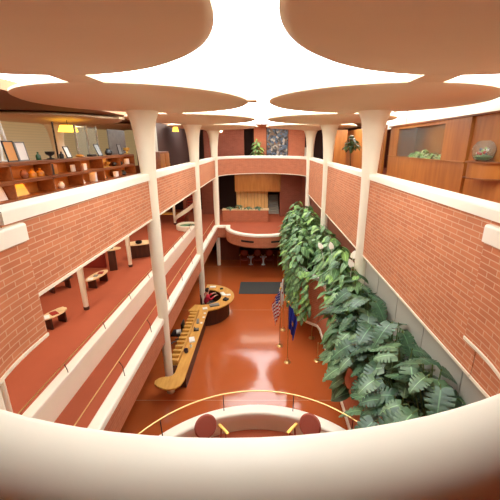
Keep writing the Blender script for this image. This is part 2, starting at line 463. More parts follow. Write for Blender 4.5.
parapet('parapet', 'lower brick parapet of the mezzanine along the left side above the reception desk',
        line(XL-.02, 2.97, XL-.02, 21.1), 1.98, 2.66, CAP2, .2, 'brick_far', o1=.03, r0=.05, r1=.05, trim=False)
b = B(); sweep(b, line(XR, 3.74, XR, -2), [(0, 4.84), (.2, 4.84), (.2, 5.3), (0, 5.3)]); wr = struct('wall_right', b, 'brick', 'brick wall below the right end of the curved near parapet')
b = B(); sweep(b, line(XR, 3.74, XR, -2), [(-.015, 4.795), (.2, 4.795), (.2, 4.842), (-.015, 4.842)]); struct('base_trim', b, 'cream', None, True, wr)
# far round balcony with two slots in its brick face
FB = parapet('parapet', 'round brick balcony with two dark slots bulging into the far end of the lobby',
        [(XL, 21.0), (-2.75, 21.0)]+arc(CX, 21.0, 2.35, 180, 360, 48)+[(2.45, 21.0), (XR, 21.0)], 2.0, 2.66, CAP2, .2, 'brick_far', r0=.06, trim=False)
for a0, a1 in ((238, 258), (283, 303)):
    b = B(); sweep(b, arc(CX, 21.0, 2.36, a0, a1, 10), [(-.008, 2.3), (.03, 2.3), (.03, 2.41), (-.008, 2.41)]); fin('slot', b, 'black', FB)['label'] = 'long dark slot in the brick'
# near round balcony, directly below the viewer
NB = thing('parapet', 'low round white balcony wall on the mezzanine just below the foreground parapet', 'parapet', (CX, 2.97, 2.1))
pth = [(XR, 2.97), (2.5, 2.97)]+arc(CX, 2.97, 2.46, 0, 180, 56)+[(-2.7, 2.97), (XL, 2.97)]
b = B(); sweep(b, pth, [(0, 2.0), (.19, 2.0), (.19, 2.68), (0, 2.68)]); fin('wall', b, 'cream', NB)
b = B(); sweep(b, pth, rrect(-.03, .22, 2.66, CAP2, .05, .05)); fin('coping', b, 'coping', NB, angle=50)
# low wall between the gallery and its walkway
LW = thing('parapet', 'plain white low wall on the mezzanine between the table area and the narrow walkway', 'parapet', (-4.42, 9, Z2))
b = B(); sweep(b, line(-4.42, -2, -4.42, 20.6), [(0, Z2), (.2, Z2), (.2, 2.8), (0, 2.8)]); lw = fin('wall', b, 'cream', LW)
b = B(); sweep(b, line(-4.42, -2, -4.42, 20.6), rrect(-.02, .22, 2.8, 2.9, .03)); fin('coping', b, 'coping', LW, angle=50)

# ------------------------------------------------------------------ brass handrails
def handrail(label, pts, posts, r=.012):
    T = thing('handrail', label, 'handrail', tuple(pts[len(pts)//2][:2])+(CAP2,))
    b = B(); tube(b, pts, r, 8); fin('rail', b, 'brass', T)
    for p in posts:
        b = B(); tube(b, p, .009, 6); fin('bracket', b, 'walnut', T)
def brk(x, y, z, dx, zc=CAP2): return [(x, y, z), (x+dx*.3, y, z-.04), (x+dx*.8, y, z-.14), (x+dx, y, zc-.02)]
handrail('brass handrail along the inner side of the mezzanine brick parapet', [(-3.27, y, 3.2) for y in range(2, 22)],
         [brk(-3.27, y, 3.2, .1) for y in (2.6, 4.45, 6.3, 8.15, 10, 11.85, 13.7, 15.8, 17.6, 19.4)])
handrail('brass handrail above the plain white low wall of the mezzanine', [(-4.5, y, 3.12) for y in range(0, 21)],
         [brk(-4.5, y, 3.12, .06, 2.9) for y in (.75, 2.6, 4.45, 6.3, 8.15, 10, 11.85, 13.7, 15.55, 17.4, 19.25)])
pts = [(x, y, 3.17) for x, y in arc(CX, 2.97, 2.42, 8, 172, 48)]
handrail('curved brass handrail over the low round white balcony wall', pts,
         [[(CX+2.42*math.cos(math.radians(a)), 2.97+2.42*math.sin(math.radians(a)), 3.17), (CX+2.39*math.cos(math.radians(a)), 2.97+2.39*math.sin(math.radians(a)), CAP2-.01)] for a in (20, 45, 73, 106, 135, 160)])

# ------------------------------------------------------------------ mushroom columns
PADR = 2.69
def column(label, x, y, links=True, z0=0.):
    T = thing('mushroom_column', label, 'column', (x, y, z0), 0, 'tall white mushroom columns')
    b = B(); lathe(b, [(r, z-z0 if z else 0) for r, z in ((.125, 0), (.142, 2.4), (.175, 4.0), (.18, 5.3), (.185, 6.4), (.20, 7.1), (.235, 7.7), (.275, 8.15), (.325, 8.42), (.41, 8.62)) if z >= z0 or z == 0], 28)
    fin('shaft', b, 'cream', T, world=False)
    b = B(); lathe(b, [(.41, 8.615-z0), (.58, 8.67-z0), (1.0, 8.70-z0), (1.9, 8.75-z0), (2.6, 8.80-z0), (PADR, 8.84-z0), (PADR, 8.885-z0), (PADR-.1, 8.93-z0), (.3, 8.98-z0)], 96)
    fin('pad', b, 'pad', T, world=False, angle=60)
    if links:
        s = 1 if x < 0 else -1
        b = B(); box(b, min(s*(PADR-.06), s*(5.9-PADR+.06)) if False else (PADR-.06 if s > 0 else -(PADR+.22)), (PADR+.22 if s > 0 else -(PADR-.06)), -.28, .28, 8.84-z0, 8.94-z0)
        if s > 0 and y > 5: fin('link_beam', b, 'pad', T, world=False)
        else: b.free()
        b = B(); box(b, -.3, .3, PADR-.06, 6.1-PADR+.06, 8.84-z0, 8.94-z0); fin('link_beam', b, 'pad', T, world=False)
    return T
column('white mushroom column on the left nearest the viewer, only its broad round pad in view at top left', -3.1, 2.95)
column('tall white column on the left whose foot stands in the near end of the reception counter', -3.1, 9.05)
column('tall white column on the left standing beside the round end of the reception desk', -3.1, 15.15)
column('tall white column on the left at the far end, beside the round brick balcony', -3.1, 21.25, False)
column('white mushroom column on the right nearest the viewer, only its broad round pad in view at top right', 2.8, 2.95)
column('thick white column on the right nearest of those seen, rising out of the plants', 2.8, 9.05)
column('white column on the right, middle one of three, before the potted tree', 2.8, 15.15)
column('white column on the right at the far end beside the curved far parapet', 2.8, 21.25, False)
column('shaded brown column behind the display shelves on the upper left, nearer one', -9.0, 15.15, True, Z3)
column('shaded column behind the display shelves on the upper left, farther one', -9.0, 21.25, False, Z3)

# ------------------------------------------------------------------ mezzanine thin columns
def thin_col(label, x, y):
    T = thing('slim_column', label, 'column', (x, y, Z2), 0, 'slim white columns of the mezzanine gallery')
    b = B(); lathe(b, [(.085, .1), (.1, 1.2), (.13, 2.6), (.15, 3.61)], 16); fin('shaft', b, 'cream', T, world=False)
    b = B(); lathe(b, [(.09, 0), (.095, .02), (.095, .11), (.088, .12)], 16); fin('foot', b, 'walnut', T, world=False)['label'] = 'dark foot'
thin_col('slim white column at the lower left edge, nearest the viewer', -5.4, 5.6)
thin_col('slim white column between the two low oval tables on the mezzanine', -6.3, 10.55)
thin_col('slim white column beside the dark red desk on the mezzanine', -6.4, 14.85)
thin_col('slim white column farthest along the mezzanine, beside the wooden bench', -6.55, 23.7)

# ================================================================== lobby furniture
DZ0, DZ1 = .87, .92
D = thing('reception_desk', 'long yellow oak reception desk with a round far end on the lobby floor', 'desk', (-2.9, 11.5, 0))
b = B()
prism(b, [(-2.47, 13.1), (-2.84, 13.1), (-2.84, 8.85), (-2.88, 8.72), (-2.98, 8.66), (-3.16, 8.64), (-3.28, 8.58), (-3.36, 8.46), (-3.33, 8.32), (-3.2, 8.2), (-3.0, 8.1), (-2.82, 8.07), (-2.66, 8.12), (-2.53, 8.26), (-2.47, 8.5)], DZ0, DZ1, .01)
fin('counter_top', b, 'oak', D)
b = B(); R = arc(-2.9, 14.35, 1.45, -107, 93, 48); r_ = arc(-2.9, 14.35, .84, 93, -107, 40); prism(b, R+r_, DZ0, DZ1+.002, .01)
fin('round_top', b, 'oak', D)
b = B(); box(b, -2.66, -2.62, 9.25, 13.0, .02, DZ0); box(b, -3.2, -2.62, 9.22, 9.26, .02, DZ0); fin('front_panel', b, 'walnut', D)  # front and round panels: shade under the top put into a darker wood
b = B(); sweep(b, arc(-2.9, 14.35, 1.2, -100, 92, 40), [(0, .02), (.04, .02), (.04, DZ0), (0, DZ0)]); fin('round_panel', b, 'walnut', D)
b = B(); box(b, -3.2, -2.86, 9.3, 12.95, .70, .75); box(b, -2.89, -2.85, 9.3, 12.95, .75, 1.0); fin('ledge', b, 'oak', D)
for i in range(13):
    b = B(); y = 9.42+.27*i; box(b, -3.2, -2.89, y, y+.11, .75, .95, .01); fin('letter_slot', b, 'oak', D)
b = B(); box(b, -3.22, -3.19, 9.3, 12.95, .1, .80); fin('back_board', b, 'oakdark', D)

def flat(name, label, cat, x, y, sx, sy, h, m, rot=0, z=DZ1+.003, group=None, bev=.004):
    b = B(); box(b, -sx/2, sx/2, -sy/2, sy/2, 0, h, bev); o = fin(name, b, m)
    o.location = (x, y, z); o.rotation_euler = (0, 0, rot); tag(o, label, cat, group); return o
def cup(name, label, cat, x, y, r, h, m, z=DZ1+.003, group=None):
    b = B(); lathe(b, [(r*.8, 0), (r, h*.3), (r, h), (r*.85, h), (r*.8, h*.15), (0, h*.12)], 14); o = fin(name, b, m)
    o.location = (x, y, z); tag(o, label, cat, group); return o
def phone(label, x, y, rot):
    T = thing('telephone', label, 'telephone', (x, y, DZ1+.003), rot)
    b = B(); box(b, -.1, .1, -.09, .09, 0, .05, .01); tb = fin('base', b, 'black', T, world=False)
    b = B(); tube(b, [(-.06, -.1, .07), (-.075, -.03, .085), (-.075, .03, .085), (-.06, .1, .07)], [.024, .016, .016, .024], 8); fin('handset', b, 'black', T, world=False)
    b = B(); box(b, -.02, .07, -.05, .05, .05, .054, .002); fin('keypad', b, 'grey', tb, world=False)
cup('pen_cup', 'dark blue pen cup near the near end of the reception counter', 'cup', -2.72, 9.9, .075, .13, 'navy')
cup('mug', 'small white mug on the reception counter beside the dark blue cup', 'mug', -2.62, 10.2, .045, .09, 'white')
flat('paper_stack', 'white stack of papers lying askew on the reception counter', 'paper', -2.68, 10.65, .2, .32, .05, 'paper', .3)
phone('black telephone in the middle of the reception counter', -2.66, 11.35, .2)
flat('calendar', 'narrow grey white desk calendar on the reception counter behind the telephone', 'calendar', -2.72, 12.0, .1, .34, .05, 'grey', .15)
for i, (x, y, l) in enumerate(((-2.56, 11.9, 'nearer'), (-2.55, 12.35, 'middle'), (-2.56, 12.7, 'farthest'))):
    flat('brochure', f'small pale brochure on the outer edge of the reception counter, {l} of three', 'brochure', x, y, .09, .12, .012, 'paper', .1*i, group='brochures on the reception counter')
flat('note_pad', 'white note pad where the counter meets the round desk', 'note pad', -2.62, 13.12, .2, .18, .03, 'paper', .3, z=DZ1+.006)
flat('paper_sheet', 'white papers on the far side of the round desk', 'paper', -2.62, 15.45, .3, .2, .02, 'paper', .1, z=DZ1+.006)
flat('stapler', 'small black stapler on the far right of the round desk', 'stapler', -2.15, 15.2, .14, .09, .06, 'black', .5, z=DZ1+.006)
flat('keyboard', 'pale keyboard on the round desk in front of the person', 'keyboard', -2.0, 14.62, .18, .4, .025, 'paper', .5, z=DZ1+.006)
flat('open_book', 'white open book at the right edge of the round desk', 'book', -1.73, 14.5, .2, .16, .03, 'paper', .2, z=DZ1+.006)
T = thing('telephone', 'black telephone on the right side of the round desk', 'telephone', (-1.8, 13.98, DZ1+.006), -.5)
b = B(); box(b, -.1, .1, -.12, .12, 0, .06, .01); fin('base', b, 'black', T, world=False)
b = B(); tube(b, [(-.06, -.11, .08), (-.07, 0, .1), (-.06, .11, .08)], [.024, .016, .024], 8); fin('handset', b, 'black', T, world=False)
flat('document_tray', 'grey and white document tray on the near inner edge of the round desk', 'tray', -2.25, 13.42, .42, .22, .06, 'grey', .35, z=DZ1+.006)
flat('ledger', 'pale ledger lying beside the grey document tray', 'book', -2.6, 13.2, .2, .16, .03, 'paper', .15, z=DZ1+.006) if False else None

# office chairs
def office_chair(label, x, y, rz, m='black'):
    T = thing('office_chair', label, 'chair', (x, y, 0), rz)
    b = B(); box(b, -.24, .24, -.24, .24, .43, .50, .03); fin('seat', b, m, T, world=False)
    b = B(); box(b, -.22, .22, .2, .26, .55, .98, .03); fin('backrest', b, m, T, world=False)
    b = B(); tube(b, [(0, .23, .7), (0, .26, .5), (0, .1, .42), (0, 0, .4)], .02, 8); tube(b, [(0, 0, .43), (0, 0, .1)], .03, 10); fin('stem', b, 'grey', T, world=False)
    for k in range(5):
        a = 2*PI*k/5; b = B(); tube(b, [(0, 0, .12), (.27*math.cos(a), .27*math.sin(a), .06)], [.025, .018], 6); ball(b, (.27*math.cos(a), .27*math.sin(a), .035), .035, u=8, v=6); fin('leg', b, 'grey', T, world=False)
office_chair('black office chair behind the long reception counter', -3.55, 11.9, -PI/2)
office_chair('black office chair inside the round desk under the person in crimson', -2.78, 14.3, PI/2+.3)
flat('document', 'white document binder on the black chair behind the reception counter', 'binder', -3.5, 11.9, .2, .26, .05, 'paper', .3, z=.505)

# seated receptionist
def skinned(name, pts, edges, radii, m, parent, sub=2, root=0):
    me = bpy.data.meshes.new(name); me.from_pydata(pts, edges, []); me.update(); me.materials.append(M[m])
    o = bpy.data.objects.new(name, me); C.objects.link(o)
    if parent: o.parent = parent
    o.modifiers.new('Skin', 'SKIN'); s = o.modifiers.new('Sub', 'SUBSURF'); s.levels = sub; s.render_levels = sub
    sv = me.skin_vertices[0].data if me.skin_vertices else None
    if sv is None:
        bpy.context.view_layer.objects.active = o
        me.attributes
    for i, r in enumerate(radii):
        rr = r if isinstance(r, tuple) else (r, r); sv[i].radius = rr; sv[i].use_root = (i == root)
    o.modifiers['Skin'].use_smooth_shade = True
    return o
PT = thing('person', 'person in a crimson top sitting at the round desk, reaching towards the keyboard', 'person', (-2.78, 14.3, 0), -PI/2+.45)
# local frame: faces +Y ... hips at the seat
J = [(0, 0, .56), (0, .01, .74), (0, .03, .92), (0, .05, 1.03), (0, .07, 1.10), (0, .09, 1.17), (0, .105, 1.26), (0, .10, 1.33),        # 0 hips..7 crown
     (.17, .04, 1.0), (.22, .16, .84), (.16, .40, .97), (.15, .48, .975),                                                             # 8..11 right arm
     (-.17, .04, 1.0), (-.22, .16, .84), (-.16, .40, .97), (-.15, .48, .975),
     (.09, .08, .55), (.11, .42, .54), (.11, .44, .1), (.11, .56, .05), (-.09, .08, .55), (-.11, .42, .54), (-.11, .44, .1), (-.11, .56, .05)]
E = [(0, 1), (1, 2), (2, 3), (3, 4), (4, 5), (5, 6), (6, 7), (3, 8), (8, 9), (9, 10), (10, 11), (3, 12), (12, 13), (13, 14), (14, 15),
     (0, 16), (16, 17), (17, 18), (18, 19), (0, 20), (20, 21), (21, 22), (22, 23)]
Rr = [(.15, .11), (.13, .10), (.15, .11), (.09, .08), .055, (.065, .08), (.075, .095), (.05, .06), .055, .045, .03, .028, .055, .045, .03, .028, .085, .07, .05, .035, .085, .07, .05, .035]
body = skinned('body', J, E, Rr, 'skin', PT)
# fingers on each hand
for s in (1, -1):
    b = B()
    for k in range(4):
        x0 = s*.15+(-.03+.02*k); l = (.065, .078, .08, .06)[k]
        tube(b, [(x0, .49, .985), (x0, .49+l*.6, .983), (x0, .49+l, .962)], [.009, .0085, .006], 6)
    tube(b, [(s*.15-s*.03, .47, .98), (s*.15-s*.055, .51, .975), (s*.15-s*.055, .535, .965)], [.011, .01, .007], 6)
    fin('hand', b, 'skin', PT, world=False)
top = skinned('crimson_top', [J[0], J[1], J[2], J[3], J[4], J[8], J[9], (.17, .35, .95), J[12], J[13], (-.17, .35, .95)],
              [(0, 1), (1, 2), (2, 3), (3, 4), (3, 5), (5, 6), (6, 7), (3, 8), (8, 9), (9, 10)],
              [(.165, .13), (.15, .12), (.17, .13), (.11, .10), .062, .075, .06, .045, .075, .06, .045], 'crimson', PT)
top['label'] = 'crimson long sleeved top'
b = B(); vs = ball(b, (0, .085, 1.275), .1, (.92, 1.08, 1.1), 20, 14)
bmesh.ops.delete(b, geom=[v for v in b.verts if v.co.y > .125 and v.co.z < 1.31], context='VERTS'); fin('hair', b, 'hair', PT, world=False)
for s in (1, -1):
    b = B(); ball(b, (s*.032, .187, 1.262), .012, u=8, v=6); fin('eye', b, 'black', PT, world=False)
b = B(); tube(b, [(0, .185, 1.262), (0, .208, 1.235), (0, .192, 1.225)], [.008, .014, .012], 8); fin('nose', b, 'skin', PT, world=False)
b = B(); box(b, -.022, .022, .178, .19, 1.192, 1.202, .003); fin('mouth', b, 'redbox', PT, world=False)
trs = skinned('trousers', [J[0], J[16], J[17], J[18], J[20], J[21], J[22]], [(0, 1), (1, 2), (2, 3), (0, 4), (4, 5), (5, 6)], [(.165, .125), .1, .085, .06, .1, .085, .06], 'black', PT)

# flags
def flagpole(label, x, y, h, rz, kind, drop=.55, fh=.85, fl=.30, folds=2.6):
    T = thing('flagpole', label, 'flag', (x, y, 0), rz)
    b = B(); lathe(b, [(.12, 0), (.12, .015), (.1, .04), (.04, .06), (.025, .12), (.022, .16), (0, .16)], 20); fin('base', b, 'brass', T, world=False)
    b = B(); tube(b, [(0, 0, .14), (0, 0, h)], .013, 8); fin('pole', b, 'oakdark', T, world=False)
    b = B()
    if kind == 'white': lathe(b, [(.012, h), (.035, h+.06), (.012, h+.12), (0, h+.22)], 8)
    else: lathe(b, [(.012, h), (.02, h+.01), (.045, h+.05), (.045, h+.07), (.02, h+.1), (0, h+.11)], 12)
    fin('finial', b, 'gold', T, world=False)
    b = B(); uvl = b.loops.layers.uv.new('UVMap'); nu, nv = 30, 26; V = []
    for i in range(nu+1):
        u = i/nu; V.append([])
        for j in range(nv+1):
            v = j/nv
            x_ = fl*(u**.8)*(.55+.45*(1-v))*1.0; y_ = .05*math.sin(u*folds*2*PI+v*1.1)*min(1, u*4)+.02*math.sin(v*5)
            z_ = h-.06-v*fh-drop*(u**1.3)*(1-.25*v)
            V[-1].append(b.verts.new((-x_-.014, y_, z_)))
    for i in range(nu):
        for j in range(nv):
            f = b.faces.new((V[i][j], V[i+1][j], V[i+1][j+1], V[i][j+1]))
            for l, (p, q) in zip(f.loops, ((i, j), (i+1, j), (i+1, j+1), (i, j+1))): l[uvl].uv = (p/nu, 1-q/nv)
            if kind == 'us':
                if (i+.5)/nu < .42 and (j+.5)/nv < .4: f.material_index = 2 if (i % 2 == 1 and j % 3 == 1) else 0
                else: f.material_index = 1 if int((j+.5)/nv*13) % 2 == 0 else 2
            elif kind == 'white': f.material_index = 1 if (8 < i < 14 and 12 < j < 16) else 0
            else: f.material_index = 1 if (12 < i < 18 and 9 < j < 15) else 0
    ms = {'us': ['bluecloth', 'redcloth', 'whitecloth'], 'white': ['whitecloth', 'redcloth'], 'blue': ['bluecloth', 'gold']}[kind]
    o = fin('flag_cloth', b, ms, T, world=False, angle=180)
    md = o.modifiers.new('Solid', 'SOLIDIFY'); md.thickness = .004
flagpole('red and white striped flag with a blue canton, leftmost of the three flags', .62, 11.66, 2.5, .25, 'us', .6, 1.0, .34)
flagpole('white flag on a pole behind the striped flag', .81, 12.89, 2.52, .85, 'white', .5, .95, .24)
flagpole('dark blue flag on a pole nearest the planter', .86, 10.6, 2.45, 2.9, 'blue', .65, .95, .32, 2.2)

def stanchion(label, x, y):
    T = thing('stanchion', label, 'post', (x, y, 0), 0)
    b = B(); lathe(b, [(.13, 0), (.13, .015), (.1, .035), (.03, .05), (0, .05)], 18); fin('base', b, 'brass', T, world=False)
    b = B(); tube(b, [(0, 0, .04), (0, 0, .74)], .018, 8); ball(b, (0, 0, .76), .03, u=10, v=6); fin('post', b, 'brass', T, world=False)
stanchion('small brass post with round base beside the planter, farther of the two', 2.0, 12.25)
stanchion('small brass post with round base beside the planter, nearer of the two', 2.0, 10.7)

# dark entrance mat
b = B(); box(b, -1.42, 1.75, 16.6, 18.25, .003, .018, .005); tag(fin('entrance_mat', b, 'mat'), 'dark grey rectangular mat on the lobby floor before the far balcony', 'mat')

# round backed armchairs
def armchair(label, loc, rz, group=None):
    T = thing('armchair', label, 'chair', loc, rz, group)          # faces -Y
    b = B(); lathe(b, [(0, 0), (.15, .0), (.195, .02), (.205, .045), (.18, .07), (0, .08)], 28)
    bmesh.ops.rotate(b, verts=b.verts, cent=(0, 0, 0), matrix=Matrix.Rotation(math.radians(63), 3, 'X'))
    bmesh.ops.scale(b, verts=b.verts, vec=(1, 1, .95)); bmesh.ops.translate(b, verts=b.verts, vec=(0, .20, .76)); fin('backrest', b, 'chairred', T, world=False)
    b = B(); lathe(b, [(0, .36), (.19, .36), (.225, .38), (.225, .41), (.2, .43), (0, .435)], 24); fin('seat', b, 'chairred', T, world=False)
    for s in (1, -1):
        b = B(); box(b, -.028, .028, -.14, .14, -.012, .012, .01); bmesh.ops.rotate(b, verts=b.verts, cent=(0, 0, 0), matrix=Matrix.Rotation(s*.12, 3, 'Z'))
        bmesh.ops.translate(b, verts=b.verts, vec=(s*.27, .02, .68)); fin('armrest', b, 'gold', T, world=False)
        b = B(); tube(b, [(s*.27, .1, .67), (s*.26, .12, .4), (s*.24, .16, 0)], .014, 8); fin('leg', b, 'chairred', T, world=False)
        b = B(); tube(b, [(s*.27, -.06, .67), (s*.25, -.12, .4), (s*.23, -.2, 0)], .014, 8); fin('leg', b, 'chairred', T, world=False)
    b = B(); tube(b, [(-.25, .13, .34), (0, .2, .34), (.25, .13, .34)], .012, 8); tube(b, [(0, .19, .35), (0, .26, .5), (0, .27, .72)], .014, 8); fin('frame', b, 'chairred', T, world=False)
    return T
A = armchair('round backed red armchair on the near balcony, left of the two', (-.93, 4.42, 2.363), math.radians(35))
dup(A, (.70, 4.44, 2.363), math.radians(-35), 'round backed red armchair on the near balcony, right of the two')
for x, l in ((-1.36, 'left one of three, beside the brown wall'), (-.48, 'middle one of three'), (.32, 'right one of three')):
    dup(A, (x, 21.1, .003), 0, 'dark red armchair under the far balcony, '+l, 'armchairs under the far balcony', 1.1)
def pedestal(label, x, y):
    T = thing('pedestal_table', label, 'side table', (x, y, 0), 0, 'pale pedestal tables under the far balcony')
    b = B(); lathe(b, [(0, .52), (.2, .53), (.24, .55), (.24, .57), (0, .57)], 20); fin('table_top', b, 'white', T, world=False)
    b = B(); lathe(b, [(.15, 0), (.07, .06), (.05, .25), (.08, .42), (.16, .525), (0, .525)], 16); fin('stem', b, 'white', T, world=False)
pedestal('pale flared side table between the left and middle shaded armchairs', -.93, 21.3)
pedestal('pale flared side table between the middle and right shaded armchairs', -.08, 21.3)
T = thing('wooden_chair', 'wooden chair with open back at the right end of the shaded row', 'chair', (1.1, 21.0, 0))
for x in (-.2, .2):
    for y in (-.2, .2):
        b = B(); box(b, x-.025, x+.025, y-.025, y+.025, 0, .45 if y < 0 else 1.0, .006); fin('leg', b, 'oakdark', T, world=False)
b = B(); box(b, -.24, .24, -.24, .24, .42, .47, .01); fin('seat', b, 'chairred', T, world=False)
b = B(); box(b, -.2, .2, .18, .22, .85, .98, .01); box(b, -.2, .2, .18, .22, .62, .7, .01); fin('backrest', b, 'oakdark', T, world=False)

# ================================================================== mezzanine gallery furniture
def oval_table(label, x, y, rz, L=.95, W=.5, H=.42, m='oak'):
    T = thing('coffee_table', label, 'table', (x, y, Z2), rz)
    b = B(); prism(b, [(L/2*math.cos(a)*(1+.0*math.sin(a)), W/2*math.sin(a)) for a in [2*PI*i/28 for i in range(28)]], H-.03, H, .008); fin('table_top', b, m, T, world=False)
    for s in (1, -1):
        b = B(); box(b, s*L*.28-.03, s*L*.28+.03, -W*.36, W*.36, 0, H-.03, .005); fin('leg_panel', b, 'walnut', T, world=False)['label'] = 'dark leg panel'
M['pale_top'] = wood('pale_top', (226, 196, 148), (238, 212, 168), 'Y')
oval_table('low oval table with magazines on the mezzanine, nearest the viewer', -6.74, 9.48, 1.257, .9, .46, m='pale_top')
oval_table('low oval table on the mezzanine just beyond the slim column', -6.93, 12.75, 1.42, 1.3, .5, m='pale_top')
oval_table('low dark table on the mezzanine half hidden under the brick parapet', -8.2, 12.2, 1.0, 1.1, .5, m='walnut')
def mag(label, x, y, rz, m, z=Z2+.42, s=(.2, .28)):
    flat('magazine', label, 'magazine', x, y, s[0], s[1], .015, m, rz, z=z+.002)
mag('white magazine on the near end of the nearest oval table', -6.82, 9.2, .6, 'paper')
mag('brown magazine in the middle of the nearest oval table', -6.73, 9.47, .9, 'redbox')
mag('cream magazine on the far end of the nearest oval table', -6.66, 9.75, .8, 'pale_top')
mag('white magazine on the near end of the oval table beyond the slim column', -6.98, 12.3, .3, 'paper')
mag('dark red magazine on the oval table beyond the slim column', -6.89, 12.98, .2, 'redbox')
mag('grey magazine in the middle of the oval table beyond the slim column', -6.94, 12.66, .2, 'grey', s=(.16, .22))
# tall pedestal stand, red screen and dark red desk
T = thing('display_stand', 'tall narrow dark stand with an oval top in front of a red screen', 'stand', (-7.05, 14.5, Z2), .4)
b = B(); box(b, -.16, .16, -.18, .18, 0, .98, .01); fin('pedestal', b, 'walnut', T, world=False)
b = B(); prism(b, [(.42*math.cos(2*PI*i/24), .26*math.sin(2*PI*i/24)) for i in range(24)], .98, 1.02, .008); fin('table_top', b, 'pale_top', T, world=False)
cup('bowl', 'dark bowl on the tall narrow stand', 'bowl', -7.05, 14.5, .12, .09, 'grey', z=Z2+1.023)
b = B(); box(b, -9.2, -7.5, 14.7, 14.8, Z2+.003, Z2+1.3, .01); tag(fin('partition_screen', b, 'redwall'), 'red partition screen behind the tall narrow stand', 'screen')
T = thing('desk', 'dark red desk with a pale rounded top beside the slim column', 'desk', (-6.45, 16.45, Z2), .5)
b = B(); box(b, -.5, .5, -.28, .28, 0, .70, .01); fin('base', b, 'walnut', T, world=False)
b = B(); prism(b, [(.72*math.cos(2*PI*i/28), .42*math.sin(2*PI*i/28)) for i in range(28)], .70, .74, .01); fin('table_top', b, 'pale_top', T, world=False)
cup('bowl', 'dark bowl on the dark red desk with pale rounded top', 'bowl', -6.45, 16.3, .16, .12, 'black', z=Z2+.743)
T = thing('wooden_bench', 'long orange wooden bench behind the farthest slim column', 'bench', (-7.4, 24.4, Z2), 0)
b = B(); box(b, -1.0, 1.0, -.3, .3, .62, .72, .02); fin('seat', b, 'oak', T, world=False)
for s in (1, -1):
    b = B(); box(b, s*.8-.05, s*.8+.05, -.26, .26, 0, .62, .01); fin('leg_panel', b, 'walnut', T, world=False)
# spiral stair
T = thing('spiral_stair', 'small spiral stair with a curling white edge at the far end of the mezzanine', 'staircase', (-5.75, 23.9, Z2), 0)
b = B(); lathe(b, [(.16, 0), (.16, 3.5)], 16); fin('newel', b, 'brownwall', T, world=False)
for turn, (a0, a1, z0, z1) in enumerate(((200, 520, .25, 2.9),)):
    b = B(); n = 60; prev = None
    for i in range(n+1):
        a = math.radians(a0+(a1-a0)*i/n); z = z0+(z1-z0)*i/n
        ring = [b.verts.new((r*math.cos(a), r*math.sin(a), z+dz)) for r, dz in ((.74, 0), (.8, 0), (.8, .30), (.74, .30))]
        if prev:
            for k in range(4): b.faces.new((prev[k], ring[k], ring[(k+1) % 4], prev[(k+1) % 4]))
        else: b.faces.new(ring[::-1])
        prev = ring
    b.faces.new(prev); bmesh.ops.recalc_face_normals(b, faces=b.faces); fin('curb', b, 'cream', T, world=False)
    for k in range(14):
        a = math.radians(a0+(a1-a0)*k/14); a2 = math.radians(a0+(a1-a0)*(k+1.2)/14); z = z0+(z1-z0)*k/14
        b = B(); prism(b, [(.12*math.cos(a), .12*math.sin(a)), (.75*math.cos(a), .75*math.sin(a)), (.75*math.cos(a2), .75*math.sin(a2)), (.12*math.cos(a2), .12*math.sin(a2))], z, z+.12); fin('tread', b, 'redwall', T, world=False)
T = thing('round_planter', 'low white rimmed basin with dark green bed at the foot of the spiral stair', 'planter', (-5.3, 22.3, Z2), 0)
b = B(); lathe(b, [(.72, 0), (.78, .05), (.78, .32), (.72, .36), (.66, .32), (.64, .22), (0, .22)], 32); fin('basin', b, 'cream', T, world=False)
b = B(); lathe(b, [(.64, .2), (.5, .27), (.2, .29), (0, .29)], 24); fin('bed', b, 'mon', T, world=False)

# ================================================================== far mezzanine: counter, plants and stair
T = thing('brick_counter', 'brick counter with pale top across the far mezzanine in front of the board wall', 'counter', (-1.45, 24.8, Z2))
b = B(); box(b, -3.15, .3, 24.55, 25.1, Z2+.003, 3.12); fin('body', b, 'brick_far', T)
b = B(); box(b, -3.18, .33, 24.5, 25.14, 3.12, 3.2, .01); fin('counter_top', b, 'pale_top', T)
T = thing('staircase', 'dim staircase in the opening right of the board wall', 'staircase', (.8, 28, Z2))
for k in range(8):
    b = B(); box(b, .35, 1.2, 27.55+.25*k, 27.82+.25*k, Z2+.003, Z2+.17*(k+1), .01); fin('step', b, 'greypanel', T)

# ================================================================== third floor, left: display shelves
SX0, SX1 = -6.05, -5.6
SY0, SY1 = 4.6, 14.75
TOPZ, MIDZ, LOWZ = 7.43, 7.03, 6.62
S = thing('display_shelf', 'long brown wooden display shelf with lit compartments behind the left third floor parapet', 'shelf', (-5.8, 9.6, Z3))
b = B(); box(b, SX0, SX1, SY0, SY1, TOPZ-.04, TOPZ, .004); box(b, SX1-.02, SX1, SY0, SY1, TOPZ-.085, TOPZ-.04); SB = {}; SB[True] = fin('shelf_board', b, 'shelfwood', S)
b = B(); box(b, SX0, SX1, SY0, SY1, MIDZ-.035, MIDZ, .004); box(b, SX1-.02, SX1, SY0, SY1, MIDZ-.08, MIDZ-.035); SB[False] = fin('shelf_board', b, 'shelfwood', S)
b = B(); box(b, SX0, SX1, SY0, SY1, LOWZ-.035, LOWZ, .004); fin('shelf_board', b, 'shelfwood', S)
b = B(); box(b, SX0-.03, SX0, SY0, SY1, Z3+.003, TOPZ-.04); fin('back_panel', b, 'cherry', S)
b = B(); box(b, SX0, SX1, SY0, SY1, Z3+.003, LOWZ-.035); fin('base', b, 'shelfwood', S)
k = 0; y = SY0
while y < SY1+.01:
    b = B(); box(b, SX0, SX1, y-.02, y+.02, MIDZ, TOPZ-.04); box(b, SX0, SX1, y-.02, y+.02, LOWZ, MIDZ-.035); fin('divider', b, 'shelfwood', S); y += (SY1-SY0)/7
